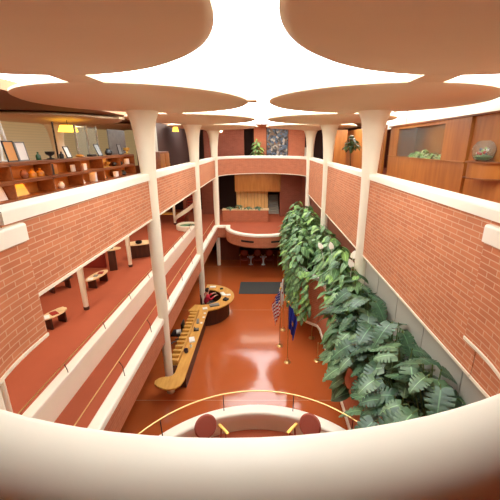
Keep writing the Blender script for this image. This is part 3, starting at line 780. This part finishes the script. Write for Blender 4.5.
for zz in (TOPZ-.055, MIDZ-.05):
    for i in range(7):
        y0 = SY0+(SY1-SY0)/7*i+.15; b = B(); box(b, SX1-.16, SX1-.08, y0, y0+1.1, zz, zz+.012); fin('strip_light', b, 'bulb_strip', SB[zz > 7.1])['label'] = 'thin warm strip light'

def ypx(u, X, z):                                   # depth at which a point of plane X falls on picture column u
    t = X/((u-264.5)/331); return (t-(EYE-z)*.3024)/.9532
def frame_pic(label, u, z, w, h, m_in, m_fr='black', X=-5.78, lean=.15, rz=PI/2, name='framed_picture', cat='picture'):
    T = thing(name, label, cat, (X, ypx(u, X, z), z+.004), rz)
    R = Matrix.Rotation(-lean, 3, 'X')
    def put(bm): bmesh.ops.rotate(bm, verts=bm.verts, cent=(0, 0, 0), matrix=R)
    b = B()
    for q in ((-w/2, w/2, 0, .025), (-w/2, w/2, h-.025, h), (-w/2, -w/2+.025, 0, h), (w/2-.025, w/2, 0, h)): box(b, q[0], q[1], -.012, .012, q[2], q[3])
    put(b); fin('frame', b, m_fr, T, world=False)
    b = B(); box(b, -w/2+.02, w/2-.02, -.004, .006, .02, h-.02); put(b); fin('print', b, m_in, T, world=False)
    return T
def vase(label, u, z, r, h, m, X=-5.78, name='bottle', cat='bottle', kind=0):
    b = B()
    pr = {0: [(0, 0), (r, 0), (r, h*.5), (r*.9, h*.6), (r*.35, h*.75), (r*.35, h*.95), (r*.42, h), (0, h)],
          1: [(0, 0), (r*.8, 0), (r*.9, h*.08), (r*.25, h*.18), (r*.2, h*.4), (r*.9, h*.65), (r, h), (r*.85, h), (r*.6, h*.6), (0, h*.5)],
          2: [(0, 0), (r*.6, 0), (r, h*.35), (r*.9, h*.65), (r*.5, h*.9), (r*.6, h), (r*.5, h), (0, h*.9)]}[kind]
    lathe(b, pr, 14); o = fin(name, b, m); o.location = (X, ypx(u, X, z), z+.004); return tag(o, label, cat)
def blk(label, u, z, w, d, h, m, X=-5.78, rz=0, name='box', cat='box'):
    b = B(); box(b, -d/2, d/2, -w/2, w/2, 0, h, .008); o = fin(name, b, m); o.location = (X, ypx(u, X, z), z+.004); o.rotation_euler = (0, 0, rz); return tag(o, label, cat)
# on the top board, left to right in the photo
frame_pic('tall dark framed amber picture on the top board, second large frame from the left edge', 14, TOPZ, .34, .46, 'amberobj')
frame_pic('white picture in a dark frame leaning on the top board beside the dark amber one', 25, TOPZ, .34, .44, 'paper', 'grey')
vase('dark green bottle on the top board right of the white picture', 39, TOPZ, .06, .2, 'green_glass')
vase('small dark trophy cup on the top board between two bottles', 51, TOPZ, .12, .2, 'black', name='trophy', cat='trophy', kind=1)
vase('dark bottle on the top board right of the small trophy cup', 62, TOPZ, .06, .19, 'black')
frame_pic('tilted small picture with black frame on the top board near the middle', 70, TOPZ, .26, .34, 'paper', 'black', lean=.3)
vase('small glowing amber bowl on the top board', 80, TOPZ, .13, .09, 'amberobj', name='bowl', cat='bowl', kind=2)
blk('low dark box on the top board right of the amber bowl', 92, TOPZ, .3, .18, .07, 'black')
frame_pic('slanted pale picture on the top board beneath the big grey picture', 101, TOPZ, .34, .42, 'grey', 'black', lean=.35)
vase('dark round vase on the top board beside the slanted pale picture', 109, TOPZ, .14, .24, 'black', name='vase', cat='vase', kind=2)
frame_pic('small black framed picture on the top board near the white column', 121, TOPZ, .34, .4, 'grey', 'black')
vase('brass trophy on the top board at its right end', 127, TOPZ, .13, .26, 'gold', name='trophy', cat='trophy', kind=1)
# upper compartments
for u, l, m, kind, nm in ((9, 'black', 'black', 2, 'vase'), (25, 'brown', 'pot', 2, 'vase'), (33, 'amber', 'amberobj', 0, 'bottle'), (41, 'brown glass', 'amberobj', 0, 'bottle')):
    vase(f'{l} {nm} in the upper lit compartments at the left, {["first", "second", "third", "fourth"][(9, 25, 33, 41).index(u)]} from the left', u, MIDZ, .09, .2, m, name=nm, cat=nm, kind=kind)
blk('black box with amber side in the upper compartment below the trophy cup', 49, MIDZ, .22, .2, .28, 'black')
blk('amber carton beside the black box in the upper compartment', 54, MIDZ, .16, .16, .26, 'amberobj')
blk('white card in the upper compartment under the tilted small picture', 73.5, MIDZ, .18, .06, .2, 'paper')
blk('small brown box next to the white card in the upper compartment', 79, MIDZ, .18, .14, .14, 'pot')
blk('second white card in the upper compartment, right of the small brown box', 85, MIDZ, .2, .06, .2, 'paper')
vase('brass figurine in the upper compartment left of the row of dark jars', 103, MIDZ, .14, .3, 'gold', name='figurine', cat='figurine', kind=1)
vase('small brass cup in the upper compartment right of the brass figurine', 108, MIDZ, .1, .17, 'gold', name='cup', cat='cup', kind=1)
for i, u in enumerate((114.5, 117.5, 120.5)):
    vase(f'small dark jar in the upper compartment near the column, {["left", "middle", "right"][i]} of three', u, MIDZ, .1, .15, 'black', name='jar', cat='jar', kind=2)['group'] = 'dark jars in the upper compartment'
blk('slanted white booklet in the upper compartment nearest the white column', 127, MIDZ, .3, .1, .22, 'paper', name='booklet', cat='booklet')
# lower compartments
frame_pic('large gold toned picture leaning in the lower compartment at the left', 22, LOWZ, .62, .34, 'gold', 'oakdark', lean=.4)
frame_pic('white sheet leaning in the lower compartment at the far left edge', 3, LOWZ, .3, .3, 'paper', 'paper', lean=.3, name='sign_sheet', cat='sheet')
blk('small white card in the lower compartment right of the gold toned picture', 52, LOWZ, .24, .1, .15, 'paper', name='card', cat='card')
vase('small white cup in the lower compartment beside the white card', 62, LOWZ, .09, .18, 'white', name='cup', cat='cup', kind=2)
frame_pic('white picture leaning back in the middle lower compartment', 82, LOWZ, .46, .3, 'paper', 'white', lean=.5)
blk('narrow white folded card standing in the lower compartment left of the yellow green picture', 94, LOWZ, .14, .2, .34, 'paper', name='card', cat='card')
frame_pic('yellow green picture in a dark frame in the lower compartment', 104, LOWZ, .56, .40, 'amberobj', 'black', lean=.35)
blk('white booklet in the lower compartment near the white column', 117, LOWZ, .36, .12, .2, 'paper', name='booklet', cat='booklet')
vase('black vase in the lower compartment beside the white column', 123, LOWZ, .14, .2, 'black', name='vase', cat='vase', kind=2)

# things behind the shelf
T = thing('easel', 'white painted easel frame at the upper left edge behind the shelf', 'easel', (-6.9, ypx(5, -6.9, 7.8), Z3), PI/2)
for p in ([(-.35, 0, 0), (-.02, .05, 2.35)], [(.35, 0, 0), (.02, .05, 2.35)], [(0, .6, 0), (0, .08, 2.3)]):
    b = B(); tube(b, p, .035, 8); fin('leg', b, 'white', T, world=False)
b = B(); box(b, -.3, .3, -.05, .02, 1.25, 1.3); fin('ledge', b, 'white', T, world=False)
T = thing('floor_stand', 'thin dark pole stand in front of the striped glowing wall', 'stand', (-7.4, ypx(56, -7.4, 7.8), Z3))
b = B(); lathe(b, [(.2, 0), (.2, .02), (.03, .05), (0, .05)], 16); fin('base', b, 'black', T, world=False)
b = B(); tube(b, [(0, 0, .04), (0, 0, 2.45)], .03, 8); fin('pole', b, 'black', T, world=False)
def pendant(label, x, y, z, r, h):
    T = thing('pendant_lamp', label, 'lamp', (x, y, z))
    b = B(); lathe(b, [(r*.75, h), (r, 0), (r-.02, 0), (r*.75-.02, h-.02)], 20); fin('lamp_shade', b, 'amber', T, world=False)
    b = B(); tube(b, [(0, 0, h-.02), (0, 0, max(h+.05, 8.96-z if x < -6.7 else 8.70-z))], .01, 6); lathe(b, [(r*.75, h-.015), (r*.75, h), (0, h)], 20); fin('cord', b, 'black', T, world=False)
pendant('wide glowing amber lamp hanging behind the display shelf on the upper left', -7.8, ypx(68, -7.8, 8.4), 8.3, .36, .24)
pendant('small glowing amber lamp between the first and second white columns on the left', -4.3, 17.0, 8.42, .14, .2)
T = thing('glass_screen', 'tall translucent glass screen standing behind the shelf, right of the amber lamp', 'screen', (-6.5, ypx(88, -6.5, 7.8), Z3), 0)
b = B(); box(b, -.015, .015, -.75, .75, .06, 2.3); fin('pane', b, 'glass', T, world=False)
for y in (-.75, 0, .75):
    b = B(); box(b, -.03, .03, y-.03, y+.03, 0, 2.35); fin('post', b, 'silver', T, world=False)
T = thing('picture', 'big grey picture standing behind the right end of the display shelf', 'picture', (-6.4, ypx(117, -6.4, 8), Z3), 0)
M['greyart'] = mat('grey_art', (104, 98, 92), .6, .5, 5)
b = B(); box(b, -.02, .02, -.85, .85, .9, 2.3, .01); fin('canvas', b, 'greyart', T, world=False)
for y in (-.7, .7):
    b = B(); box(b, -.04, .04, y-.04, y+.04, 0, .9); fin('leg', b, 'walnut', T, world=False)
T = thing('cabinet', 'brown wooden cabinet seen between the first and second white columns on the left', 'cabinet', (-5.0, 16.2, Z3))
b = B(); box(b, -5.4, -4.7, 15.4, 16.9, Z3+.003, 7.5, .01); fin('body', b, 'shelfwood', T)
for y in (15.45, 16.2):
    b = B(); box(b, -4.7, -4.675, y, y+.68, Z3+.08, 7.42, .006); dr = fin('door', b, 'cherry', T)
    b = B(); tube(b, [(-4.66, y+.6, 6.8), (-4.65, y+.6, 6.95)], .01, 6); fin('handle', b, 'brass', dr)
b = B(); box(b, -6.0, -5.85, 17.6, 19.0, Z3, 9.0); struct('wall_left', b, 'greypanel', 'grey panel behind the brown cabinet')
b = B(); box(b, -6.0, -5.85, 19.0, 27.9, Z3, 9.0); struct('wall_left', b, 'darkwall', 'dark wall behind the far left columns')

# ================================================================== third floor, right: wood display wall
WX = 5.0
W = thing('display_wall', 'orange brown wooden wall with a glazed plant case on the right third floor', 'cabinet wall', (WX, 9, Z3))
b = B()
box(b, WX, WX+.08, 8.55, 13.9, Z3+.003, 7.38); box(b, WX, WX+.08, 8.55, 13.9, 8.36, 8.46)
box(b, WX, WX+.08, 8.55, 9.75, 7.38, 8.36); box(b, WX, WX+.08, 13.1, 13.9, 7.38, 8.36)
fin('front_panel', b, 'cherry', W)
b = B(); box(b, WX-.03, WX+.02, 8.55, 13.95, 7.36, 7.40); fin('sill', b, 'oakdark', W)
b = B(); box(b, WX+.06, WX+.12, 3.0, 8.52, Z3+.003, 8.46); fin('side_panel', b, 'cherry', W)
b = B(); box(b, WX-.05, WX+.14, 3.0, 14.0, 8.46, 8.50); fin('cornice', b, 'shelfwood', W)
b = B(); box(b, WX+1.0, WX+1.08, 8.6, 13.9, 7.2, 8.5); box(b, WX+.08, WX+1.0, 8.6, 8.66, 7.2, 8.5); box(b, WX+.08, WX+1.0, 13.84, 13.9, 7.2, 8.5); box(b, WX+.08, WX+1.0, 8.6, 13.9, 7.2, 7.24); box(b, WX+.08, WX+1.0, 8.6, 13.9, 8.47, 8.52); fin('case', b, 'cherry', W)
b = B(); box(b, WX+.03, WX+.045, 9.75, 13.1, 7.38, 8.36); fin('glass_pane', b, 'glass', W)
b = B(); z0 = 7.43
prism(b, [(WX+.06, 7.22)]+arc(WX+.06, 7.66, .44, 270, 90, 20)+[(WX+.06, 8.1)], 7.10, 7.42, .0); hs = fin('half_round_shelf', b, 'cherry', W)
b = B()
for z in (7.42, 7.07): prism(b, arc(WX+.06, 7.66, .49, 270, 90, 20), z, z+.03)
fin('shelf_rim', b, 'shelfwood', hs)
T = thing('glass_globe', 'clear glass globe with small colourful plants inside, on the half round wooden shelf', 'terrarium', (WX-.16, 7.62, 7.454))
b = B(); lathe(b, [(.10, 0), (.16, .03), (.215, .12), (.235, .22), (.215, .32), (.15, .41), (.09, .44), (.085, .435), (.145, .40), (.208, .315), (.227, .22), (.208, .125), (.155, .04), (.09, .012), (0, .012)], 28); fin('globe', b, 'glass', T, world=False)
b = B(); lathe(b, [(0, .015), (.13, .035), (.19, .10), (.12, .13), (0, .15)], 18); fin('soil', b, 'mon', T, world=False)
b = B()
for i in range(16):
    a = rnd.random()*6.28; r = .03+.11*rnd.random(); ball(b, (r*math.cos(a), r*math.sin(a), .15+.13*rnd.random()), .02+.02*rnd.random(), u=8, v=6)
for f in b.faces: f.material_index = (f.index//48) % 4
b.faces.ensure_lookup_table()
for i, f in enumerate(b.faces): f.material_index = (i//48) % 4
fin('blossoms', b, ['leaf', 'redcloth', 'bluebox', 'whitecloth'], T, world=False)
b = B(); box(b, WX+.0, WX+.1, 14.6, 27.9, Z3+.003, 8.6, .01); struct('wall_right', b, 'cherry', 'brown wooden wall behind the potted tree on the right')
b = B(); box(b, 3.9, 4.6, 19.4, 19.6, Z3+.003, 8.6); struct('wall_right', b, 'cherry', 'brown wooden pier between the far right columns')
for i, (y0, y1) in enumerate(((3, 14.4), (14.5, 21.0))):
    b = B(); box(b, 5.78, 5.84, y0, y1, 8.5, 9.19); struct('window_%d' % (i+2), b, 'tubeside', 'clerestory band of white glass tubing above the right wooden wall')

# ================================================================== far third floor: picture and plant
T = thing('picture', 'large mosaic like picture in blue, grey and white on the far brick wall', 'picture', (1.0, 27.97, 6.9))
M['mosaic'] = None
m, nt, bs = _new('mosaic'); tc = nt.nodes.new('ShaderNodeTexCoord'); vo = nt.nodes.new('ShaderNodeTexVoronoi'); vo.inputs['Scale'].default_value = 6.5
nt.links.new(tc.outputs['Object'], vo.inputs['Vector']); sp = nt.nodes.new('ShaderNodeSeparateColor'); nt.links.new(vo.outputs['Color'], sp.inputs[0])
cr = nt.nodes.new('ShaderNodeValToRGB'); cr.color_ramp.interpolation = 'CONSTANT'
cols = [(66, 72, 74), (96, 116, 136), (176, 174, 162), (50, 54, 60), (128, 128, 118), (74, 98, 124), (84, 84, 80), (120, 96, 78)]
while len(cr.color_ramp.elements) < len(cols): cr.color_ramp.elements.new(.5)
for i, c in enumerate(cols): cr.color_ramp.elements[i].position = i/len(cols); cr.color_ramp.elements[i].color = lin(c)
nt.links.new(sp.outputs[0], cr.inputs[0]); nt.links.new(cr.outputs[0], bs.inputs['Base Color']); M['mosaic'] = m
b = B(); box(b, .2, 1.85, 27.95, 27.99, 6.8, 9.1); fin('canvas', b, 'mosaic', T)
b = B()
for q in ((.14, .2, 6.74, 9.16), (1.85, 1.91, 6.74, 9.16), (.14, 1.91, 6.74, 6.8), (.14, 1.91, 9.1, 9.16)): box(b, q[0], q[1], 27.93, 27.995, q[2], q[3])
fin('frame', b, 'walnut', T)
T = thing('wall_lamp', 'small bright round lamp on the far dark brick wall', 'lamp', (-3.45, 27.9, 8.85))
b = B(); ball(b, (0, 0, 0), .09, u=12, v=8); fin('bulb', b, 'bulb', T, world=False)
b = B(); tube(b, [(0, .0, .0), (0, .1, .03)], .04, 8); fin('bracket', b, 'black', T, world=False)

# ================================================================== plants
def leaf(bm, uvl, base, d, up, L, W, droop, mi, mon=False, tip=1.0):
    d = d.normalized(); s = d.cross(up)
    if s.length < 1e-3: s = d.cross(Vector((1, 0, 0)))
    s.normalize(); n = s.cross(d).normalized()
    K = 24 if mon else 7; rows = []
    for i in range(K+1):
        t = i/K
        w = W*.5*(math.sin(PI*min(1, (t*.94+.06))**.62)**(.6 if mon else .75) if t < 1 else 0)
        if mon and i % 4 == 0 and 1 < i < K-1: w2 = w*.42
        else: w2 = w
        if i == K: w = w2 = W*.02
        c = base+d*(L*t-(.06*L if i == 0 else 0))-n*0+Vector((0, 0, -1))*(droop*L*t*t)
        row = []
        for q in (-1, -.5, 0, .5, 1):
            off = (w2 if abs(q) == 1 else w*.5 if not mon else w*.42)*(1 if q > 0 else -1 if q < 0 else 0)
            back = -d*(.10*L*abs(q)) if i < 2 else Vector((0, 0, 0))
            row.append((bm.verts.new(c+s*off+n*(.16*abs(off)-.05*W*abs(q)**2)+back), abs(q)))
        rows.append(row)
    for a, b_ in zip(rows, rows[1:]):
        for j in range(4):
            f = bm.faces.new((a[j][0], a[j+1][0], b_[j+1][0], b_[j][0])); f.material_index = mi
            for l, q in zip(f.loops, (a[j][1], a[j+1][1], b_[j+1][1], b_[j][1])): l[uvl].uv = (q, 0)

def plant(name, label, loc, n, spread, h, L, mats, seed, group=None, mon=False, bias=(0, 0), cat='plant', flowers=(), stemr=.012, flat_=.35, hmin=.25):
    r = random.Random(seed); T = thing(name, label, cat, loc, 0, group)
    bf = B(); uvl = bf.loops.layers.uv.new('UVMap'); bs_ = B(); bw = B()
    for i in range(n):
        az = 2*PI*(i*.618+r.random()*.15); k = ((i+.5)/n)**.6
        rad = spread*k*(.8+.4*r.random()); z = h*((1-k*k*.75)*(.75+.35*r.random())+hmin*.2)
        out = Vector((math.cos(az), math.sin(az), 0))
        p = out*rad+Vector((bias[0]*k, bias[1]*k, z))
        pts = [Vector((0, 0, 0))+out*.03, Vector((p.x*.35, p.y*.35, z*.65)), Vector((p.x*.75, p.y*.75, z*1.02)), p]
        tube(bs_, pts, [stemr, stemr, stemr*.8, stemr*.6], 5)
        d = (out*(.75+.3*r.random())+Vector((r.uniform(-.3, .3), r.uniform(-.3, .3), -flat_+r.uniform(-.25, .2))))
        up = (Vector((0, 0, 1))+out*.35+Vector((r.uniform(-.3, .3), r.uniform(-.3, .3), 0)))
        l = L*(.75+.5*r.random()); leaf(bf, uvl, p, d, up, l, l*(.95 if mon else .68), .25+.2*r.random(), r.choice([0, 0, 1, 1, 2][:len(mats)+2]) % len(mats), mon)
    fin('foliage', bf, mats, T, world=False, angle=60); fin('stem', bs_, 'stem', T, world=False)
    for fx, fy, fz in flowers:
        az = r.random()*6.28; p = Vector((fx-loc[0], fy-loc[1], fz-loc[2]))
        b = B(); u2 = b.loops.layers.uv.new('UVMap'); leaf(b, u2, p, Vector((math.cos(az)*.4, .3, .8)), Vector((0, -.8, .7)), .24, .17, .1, 0); tube(b, [(p.x*.3, p.y*.3, 0), tuple(p)], .007, 5)
        o = fin('flower', b, 'spathe', T, world=False, angle=60); o['label'] = 'white flower'
    return T
def trailing(label, loc, n, length, L, mats, seed, group=None, out=(-1, 0)):
    r = random.Random(seed); T = thing('trailing_plant', label, 'plant', loc, 0, group)
    bf = B(); uvl = bf.loops.layers.uv.new('UVMap'); bs_ = B(); O = Vector((out[0], out[1], 0)); Sd = Vector((-out[1], out[0], 0))
    for s in range(5):
        sx = (s-2)*.2+r.uniform(-.08, .08); ln = length*r.uniform(.6, 1.05); pts = []
        for i in range(9):
            t = i/8; pts.append(O*(.32*min(1, t*3.2)**.6+.06*math.sin(t*7+s))+Sd*(sx*min(1, .3+t)+.05*math.sin(t*5+s*2))+Vector((0, 0, .25*math.sin(min(1, t*2.5)*PI)*.8-ln*max(0, t-.22)/.78)))
        tube(bs_, pts, .011, 5)
        for k in range(n):
            t = (k+.5)/n; f = t*8; i = min(7, int(f)); p = pts[i].lerp(pts[i+1], f-i)
            sd = 1 if k % 2 else -1
            d = O*(.6+.4*r.random())+Sd*(sd*r.uniform(.2, .8))+Vector((0, 0, -.5-r.random()*.6)); up = O*.8+Vector((0, 0, .9))+Sd*r.uniform(-.2, .2)
            l = L*r.uniform(.7, 1.2); leaf(bf, uvl, p+O*.04, d, up, l, l*.7, .15, r.randrange(len(mats)))
    fin('foliage', bf, mats, T, world=False, angle=60); fin('stem', bs_, 'stem', T, world=False)
    return T

# raised planter along the right wall
PZ0, PZ1 = .92, 2.95
ppath = arc(2.83, 18.9, 1.38, 90, 180, 14)+[(1.45, 17.5), (1.45, 16), (1.45, 14.6), (1.46, 13.6), (1.5, 12.95), (1.59, 12.45), (1.74, 12.1), (1.96, 11.9), (2.14, 11.75), (2.2, 11.45)]+[(2.2, 11-.5*i) for i in range(15)]
P = thing('planter', 'long raised brick planter with white bottom edge along the right wall, full of plants', 'planter', (2.3, 12, PZ0))
b = B(); sweep(b, ppath, [(0, PZ0), (.14, PZ0), (.14, PZ1-.14), (0, PZ1-.14)]); fin('brick_wall', b, 'brick_far', P)
b = B(); sweep(b, ppath, rrect(-.03, .2, PZ1-.14, PZ1, .05)); fin('coping', b, 'coping', P, angle=50)
b = B(); sweep(b, ppath, [(-.05, PZ0-.09), (.14, PZ0-.09), (.14, PZ0), (-.05, PZ0)]); fin('base_trim', b, 'cream', P)
b = B(); prism(b, [(x+.05, y) for x, y in ppath]+[(2.83, 4.0), (2.83, 20.2)], PZ0, PZ0+.1); fin('floor_slab', b, 'brownwall', P)
b = B(); prism(b, [(x+.12, y) for x, y in ppath]+[(2.83, 4.0), (2.83, 20.2)], PZ1-.35, PZ1-.22); fin('soil_bed', b, 'soil', P)
SZ = PZ1-.215
LG = ['leaf2', 'leaf', 'leaf3']; LD = ['leaf2', 'leaf', 'leaf2']
pr = random.Random(3); ys = []
y = 8.3; i = 0
GRP = 'leafy plants crowding the raised planter'
while y < 19.9:
    wide = y > 12.6
    xs = (1.72, 2.4) if wide else (2.55,)
    if y > 19: xs = (2.1,)
    for x in xs:
        where = ('at the far end' if y > 17 else 'in the far half' if y > 13.8 else 'near the middle' if y > 10.6 else 'in the near half')
        side = 'on the lobby side' if x < 2 else 'against the wall' if wide else ''
        fl = 0
        lab = f'heart leaved green plant {where} of the raised planter, {side or "in the single row"}'
        plant('leafy_plant', lab, (x+pr.uniform(-.08, .08), y+pr.uniform(-.15, .15), SZ), 62, .6 if wide else .5, 1.2+.25*pr.random()+(.3 if x > 2 else 0), .29, LG if pr.random() < .7 else LD, 100+i, GRP+' '+where+' '+side, bias=(-.15, 0))
        i += 1
    y += .82
plant('peace_lily', 'peace lily with white flowers in the planter beyond the nearest right column', (2.5, 10.9, SZ), 48, .48, 1.45, .28, LG, 401, flowers=((2.25, 10.6, 4.5), (2.0, 11.1, 4.35)), bias=(-.15, 0))
plant('peace_lily', 'peace lily with white flowers in the planter just before the nearest right column', (2.6, 9.6, SZ), 48, .55, 1.5, .28, LG, 402, flowers=((2.46, 8.75, 4.55), (2.62, 9.3, 4.62)))
for k, (yy, xx, l, o_, ln) in enumerate((
    (12.1, 1.72, 'at the near corner of the planter bulge', (-.7, -.7), 1.9),
    (12.6, 1.55, 'on the rounded bulge behind the blue flag', (-.95, -.3), 1.9),
    (13.2, 1.48, 'over the rounded bulge, above the white flag', (-1, 0), 1.8),
    (14.1, 1.45, 'just beyond the rounded bulge', (-1, 0), 1.6),
    (15.2, 1.45, 'halfway along the wide part of the planter', (-1, 0), 1.3),
    (16.4, 1.45, 'beside the dark mat', (-1, 0), 1.2), (17.6, 1.45, 'beyond the dark mat', (-1, 0), 1.2), (18.7, 1.46, 'beside the far balcony', (-1, 0), 1.0))):
    trailing('leafy vine trailing over the planter edge '+l, (xx, yy, PZ1+.02), 14 if k < 4 else 11, ln, .26, LD if k in (1, 3, 6) else LG, 500+k, None, o_)
# monsteras at the near end
MG = ['mon', 'mon2', 'mon', 'mon2']
for k, (x, y, l, n, h) in enumerate((
    (2.45, 8.0, 'monstera with sage green split leaves, farthest from the foreground parapet', 24, 1.55),
    (2.5, 7.1, 'monstera with split leaves before the grey panels, second farthest from the foreground parapet', 24, 1.55),
    (2.3, 6.2, 'monstera with split leaves on the lobby side, above the curved brass handrail', 22, 1.3),
    (2.62, 5.7, 'dark monstera with large split leaves touching the grey panels', 22, 1.7),
    (2.5, 4.9, 'dark monstera with large split leaves right beside the foreground parapet', 22, 1.6),
    (2.6, 4.15, 'tall dark monstera at the near right end of the planter, beside the right brick parapet', 24, 1.95),
    (2.25, 4.4, 'monstera lowest in the frame, partly cut off by the foreground parapet', 18, 1.1))):
    plant('monstera', l, (x, y, SZ), int(n*1.5), .64, h, .38, MG, 600+k, mon=True, bias=(-.1, 0), flat_=.25, stemr=.014)
for k, (x, y, l) in enumerate(((2.18, 7.7, 'sage leaved vine hanging over the planter edge, farther of two near ones'), (2.18, 6.6, 'dark leaved vine hanging low over the planter edge near the round balcony'))):
    trailing(l, (x, y, PZ1+.02), 5, .75, .36, MG if k else ['mon2', 'leaf2'], 701+k)
# plants elsewhere
for k, yy in enumerate((10.0, 10.65, 11.3, 11.95, 12.6)):
    plant('shelf_plant', 'low pale green plant in the glazed wooden case, ' + ('nearest the globe', 'second from the globe', 'middle one of five', 'second from the left end', 'at the left end')[k], (WX+.52, yy, 7.245), 60, .28, (.26, .26, .3, .36, .3)[k], .13, ['pale', 'leaf3'], 801+k)
def potted(name, label, loc, n, spread, h0, h, L, mats, seed, cat='plant', pr_=.2):
    T = plant(name, label, loc, n, spread, h, L, mats, seed, cat=cat)
    for ch in T.children: ch.location = (0, 0, h0)
    b = B(); lathe(b, [(pr_*.7, 0), (pr_, .3), (pr_*1.05, .36), (pr_*.9, .36), (pr_*.88, .31), (0, .31)], 20); fin('pot', b, 'pot', T, world=False)
    if h0 > .4:
        b = B(); tube(b, [(0, 0, .3), (.03, 0, .7), (-.02, .02, h0+.1)], [.03, .026, .02], 8); fin('trunk', b, 'bark', T, world=False)
    return T
potted('potted_tree', 'dark green potted tree on a bare trunk before the brown wooden wall on the right', (4.05, 16.2, Z3+.003), 46, .36, 1.3, .7, .2, ['mon', 'leaf2'], 810, 'tree')
potted('potted_plant', 'bright green leafy potted plant beside the far picture', (-.55, 27.2, Z3+.003), 70, .5, .33, 1.6, .26, ['leaf3', 'leaf'], 811)
for k, x in enumerate((-2.6, -1.9, -1.2, -.5)):
    plant('counter_plant', 'low grey green plant on the far brick counter, '+['leftmost of four', 'second from the left', 'third from the left', 'rightmost of four'][k], (x, 24.8, 3.203), 22, .3, .16 if k != 1 else .3, .17, ['mon', 'mon2'], 820+k, 'low plants on the far brick counter')

# ================================================================== light
def area(name, loc, sx, sy, power, col=(1, .86, .68), rot=(0, 0, 0)):
    l = bpy.data.lights.new(name, 'AREA'); l.shape = 'RECTANGLE'; l.size = sx; l.size_y = sy; l.energy = power; l.color = col
    o = bpy.data.objects.new(name, l); C.objects.link(o); o.location = loc; o.rotation_euler = rot; return o
for y in (5, 9, 13, 17, 21): area('gallery_fill', (-6.5, y, 5.8), 1.2, 1.2, 75)  # added fill in place of recessed downlights, no fixtures
area('gallery_fill', (-3.6, 25.5, 5.8), 1.5, 1.0, 25)  # same unseen fill at the far end of the gallery
area('landing_fill', (-.8, 25.2, 5.8), 2.5, .8, 50)  # unseen fill lamp brightening the far landing
area('far_upper_fill', (-.2, 26.4, 9.15), 4, 1, 60)  # added fill for the far upper wall, no lamp there
for y in (8, 12, 16): area('shelf_room_fill', (-8.5, y, 8.6), 1, 1, 12, (1, .78, .5))  # unseen fill lifting the dim room behind the shelves
area('case_fill', (WX+.55, 11.4, 8.45), .4, 2.8, 16, (1, .9, .7))  # added fill inside the glazed case
for y in (6, 10, 17): area('wall_fill', (4.3, y, 8.6), .3, 1.5, 14, (1, .82, .6))  # unseen fill along the right wooden wall
area('desk_fill', (-3.6, 11.5, 2.07), .4, 4, 6)  # added fill below the gallery slab, behind the desk
w = bpy.data.worlds.new('World'); SC.world = w; w.use_nodes = True
w.node_tree.nodes['Background'].inputs[0].default_value = (1, .85, .7, 1); w.node_tree.nodes['Background'].inputs[1].default_value = .05

# ================================================================== camera and view
cam = bpy.data.cameras.new('camera'); co = bpy.data.objects.new('camera', cam); C.objects.link(co)
co.location = (0, 0, EYE); co.rotation_euler = (math.radians(90-17.6), 0, 0)
cam.sensor_width = 36; cam.lens = 331/500*36; cam.shift_x = -14.5/500; cam.clip_start = .05; cam.clip_end = 200
SC.camera = co
SC.view_settings.view_transform = 'Standard'; SC.view_settings.look = 'None'; SC.view_settings.gamma = 1
SC.view_settings.use_curve_mapping = False; SC.view_settings.exposure = 0.08
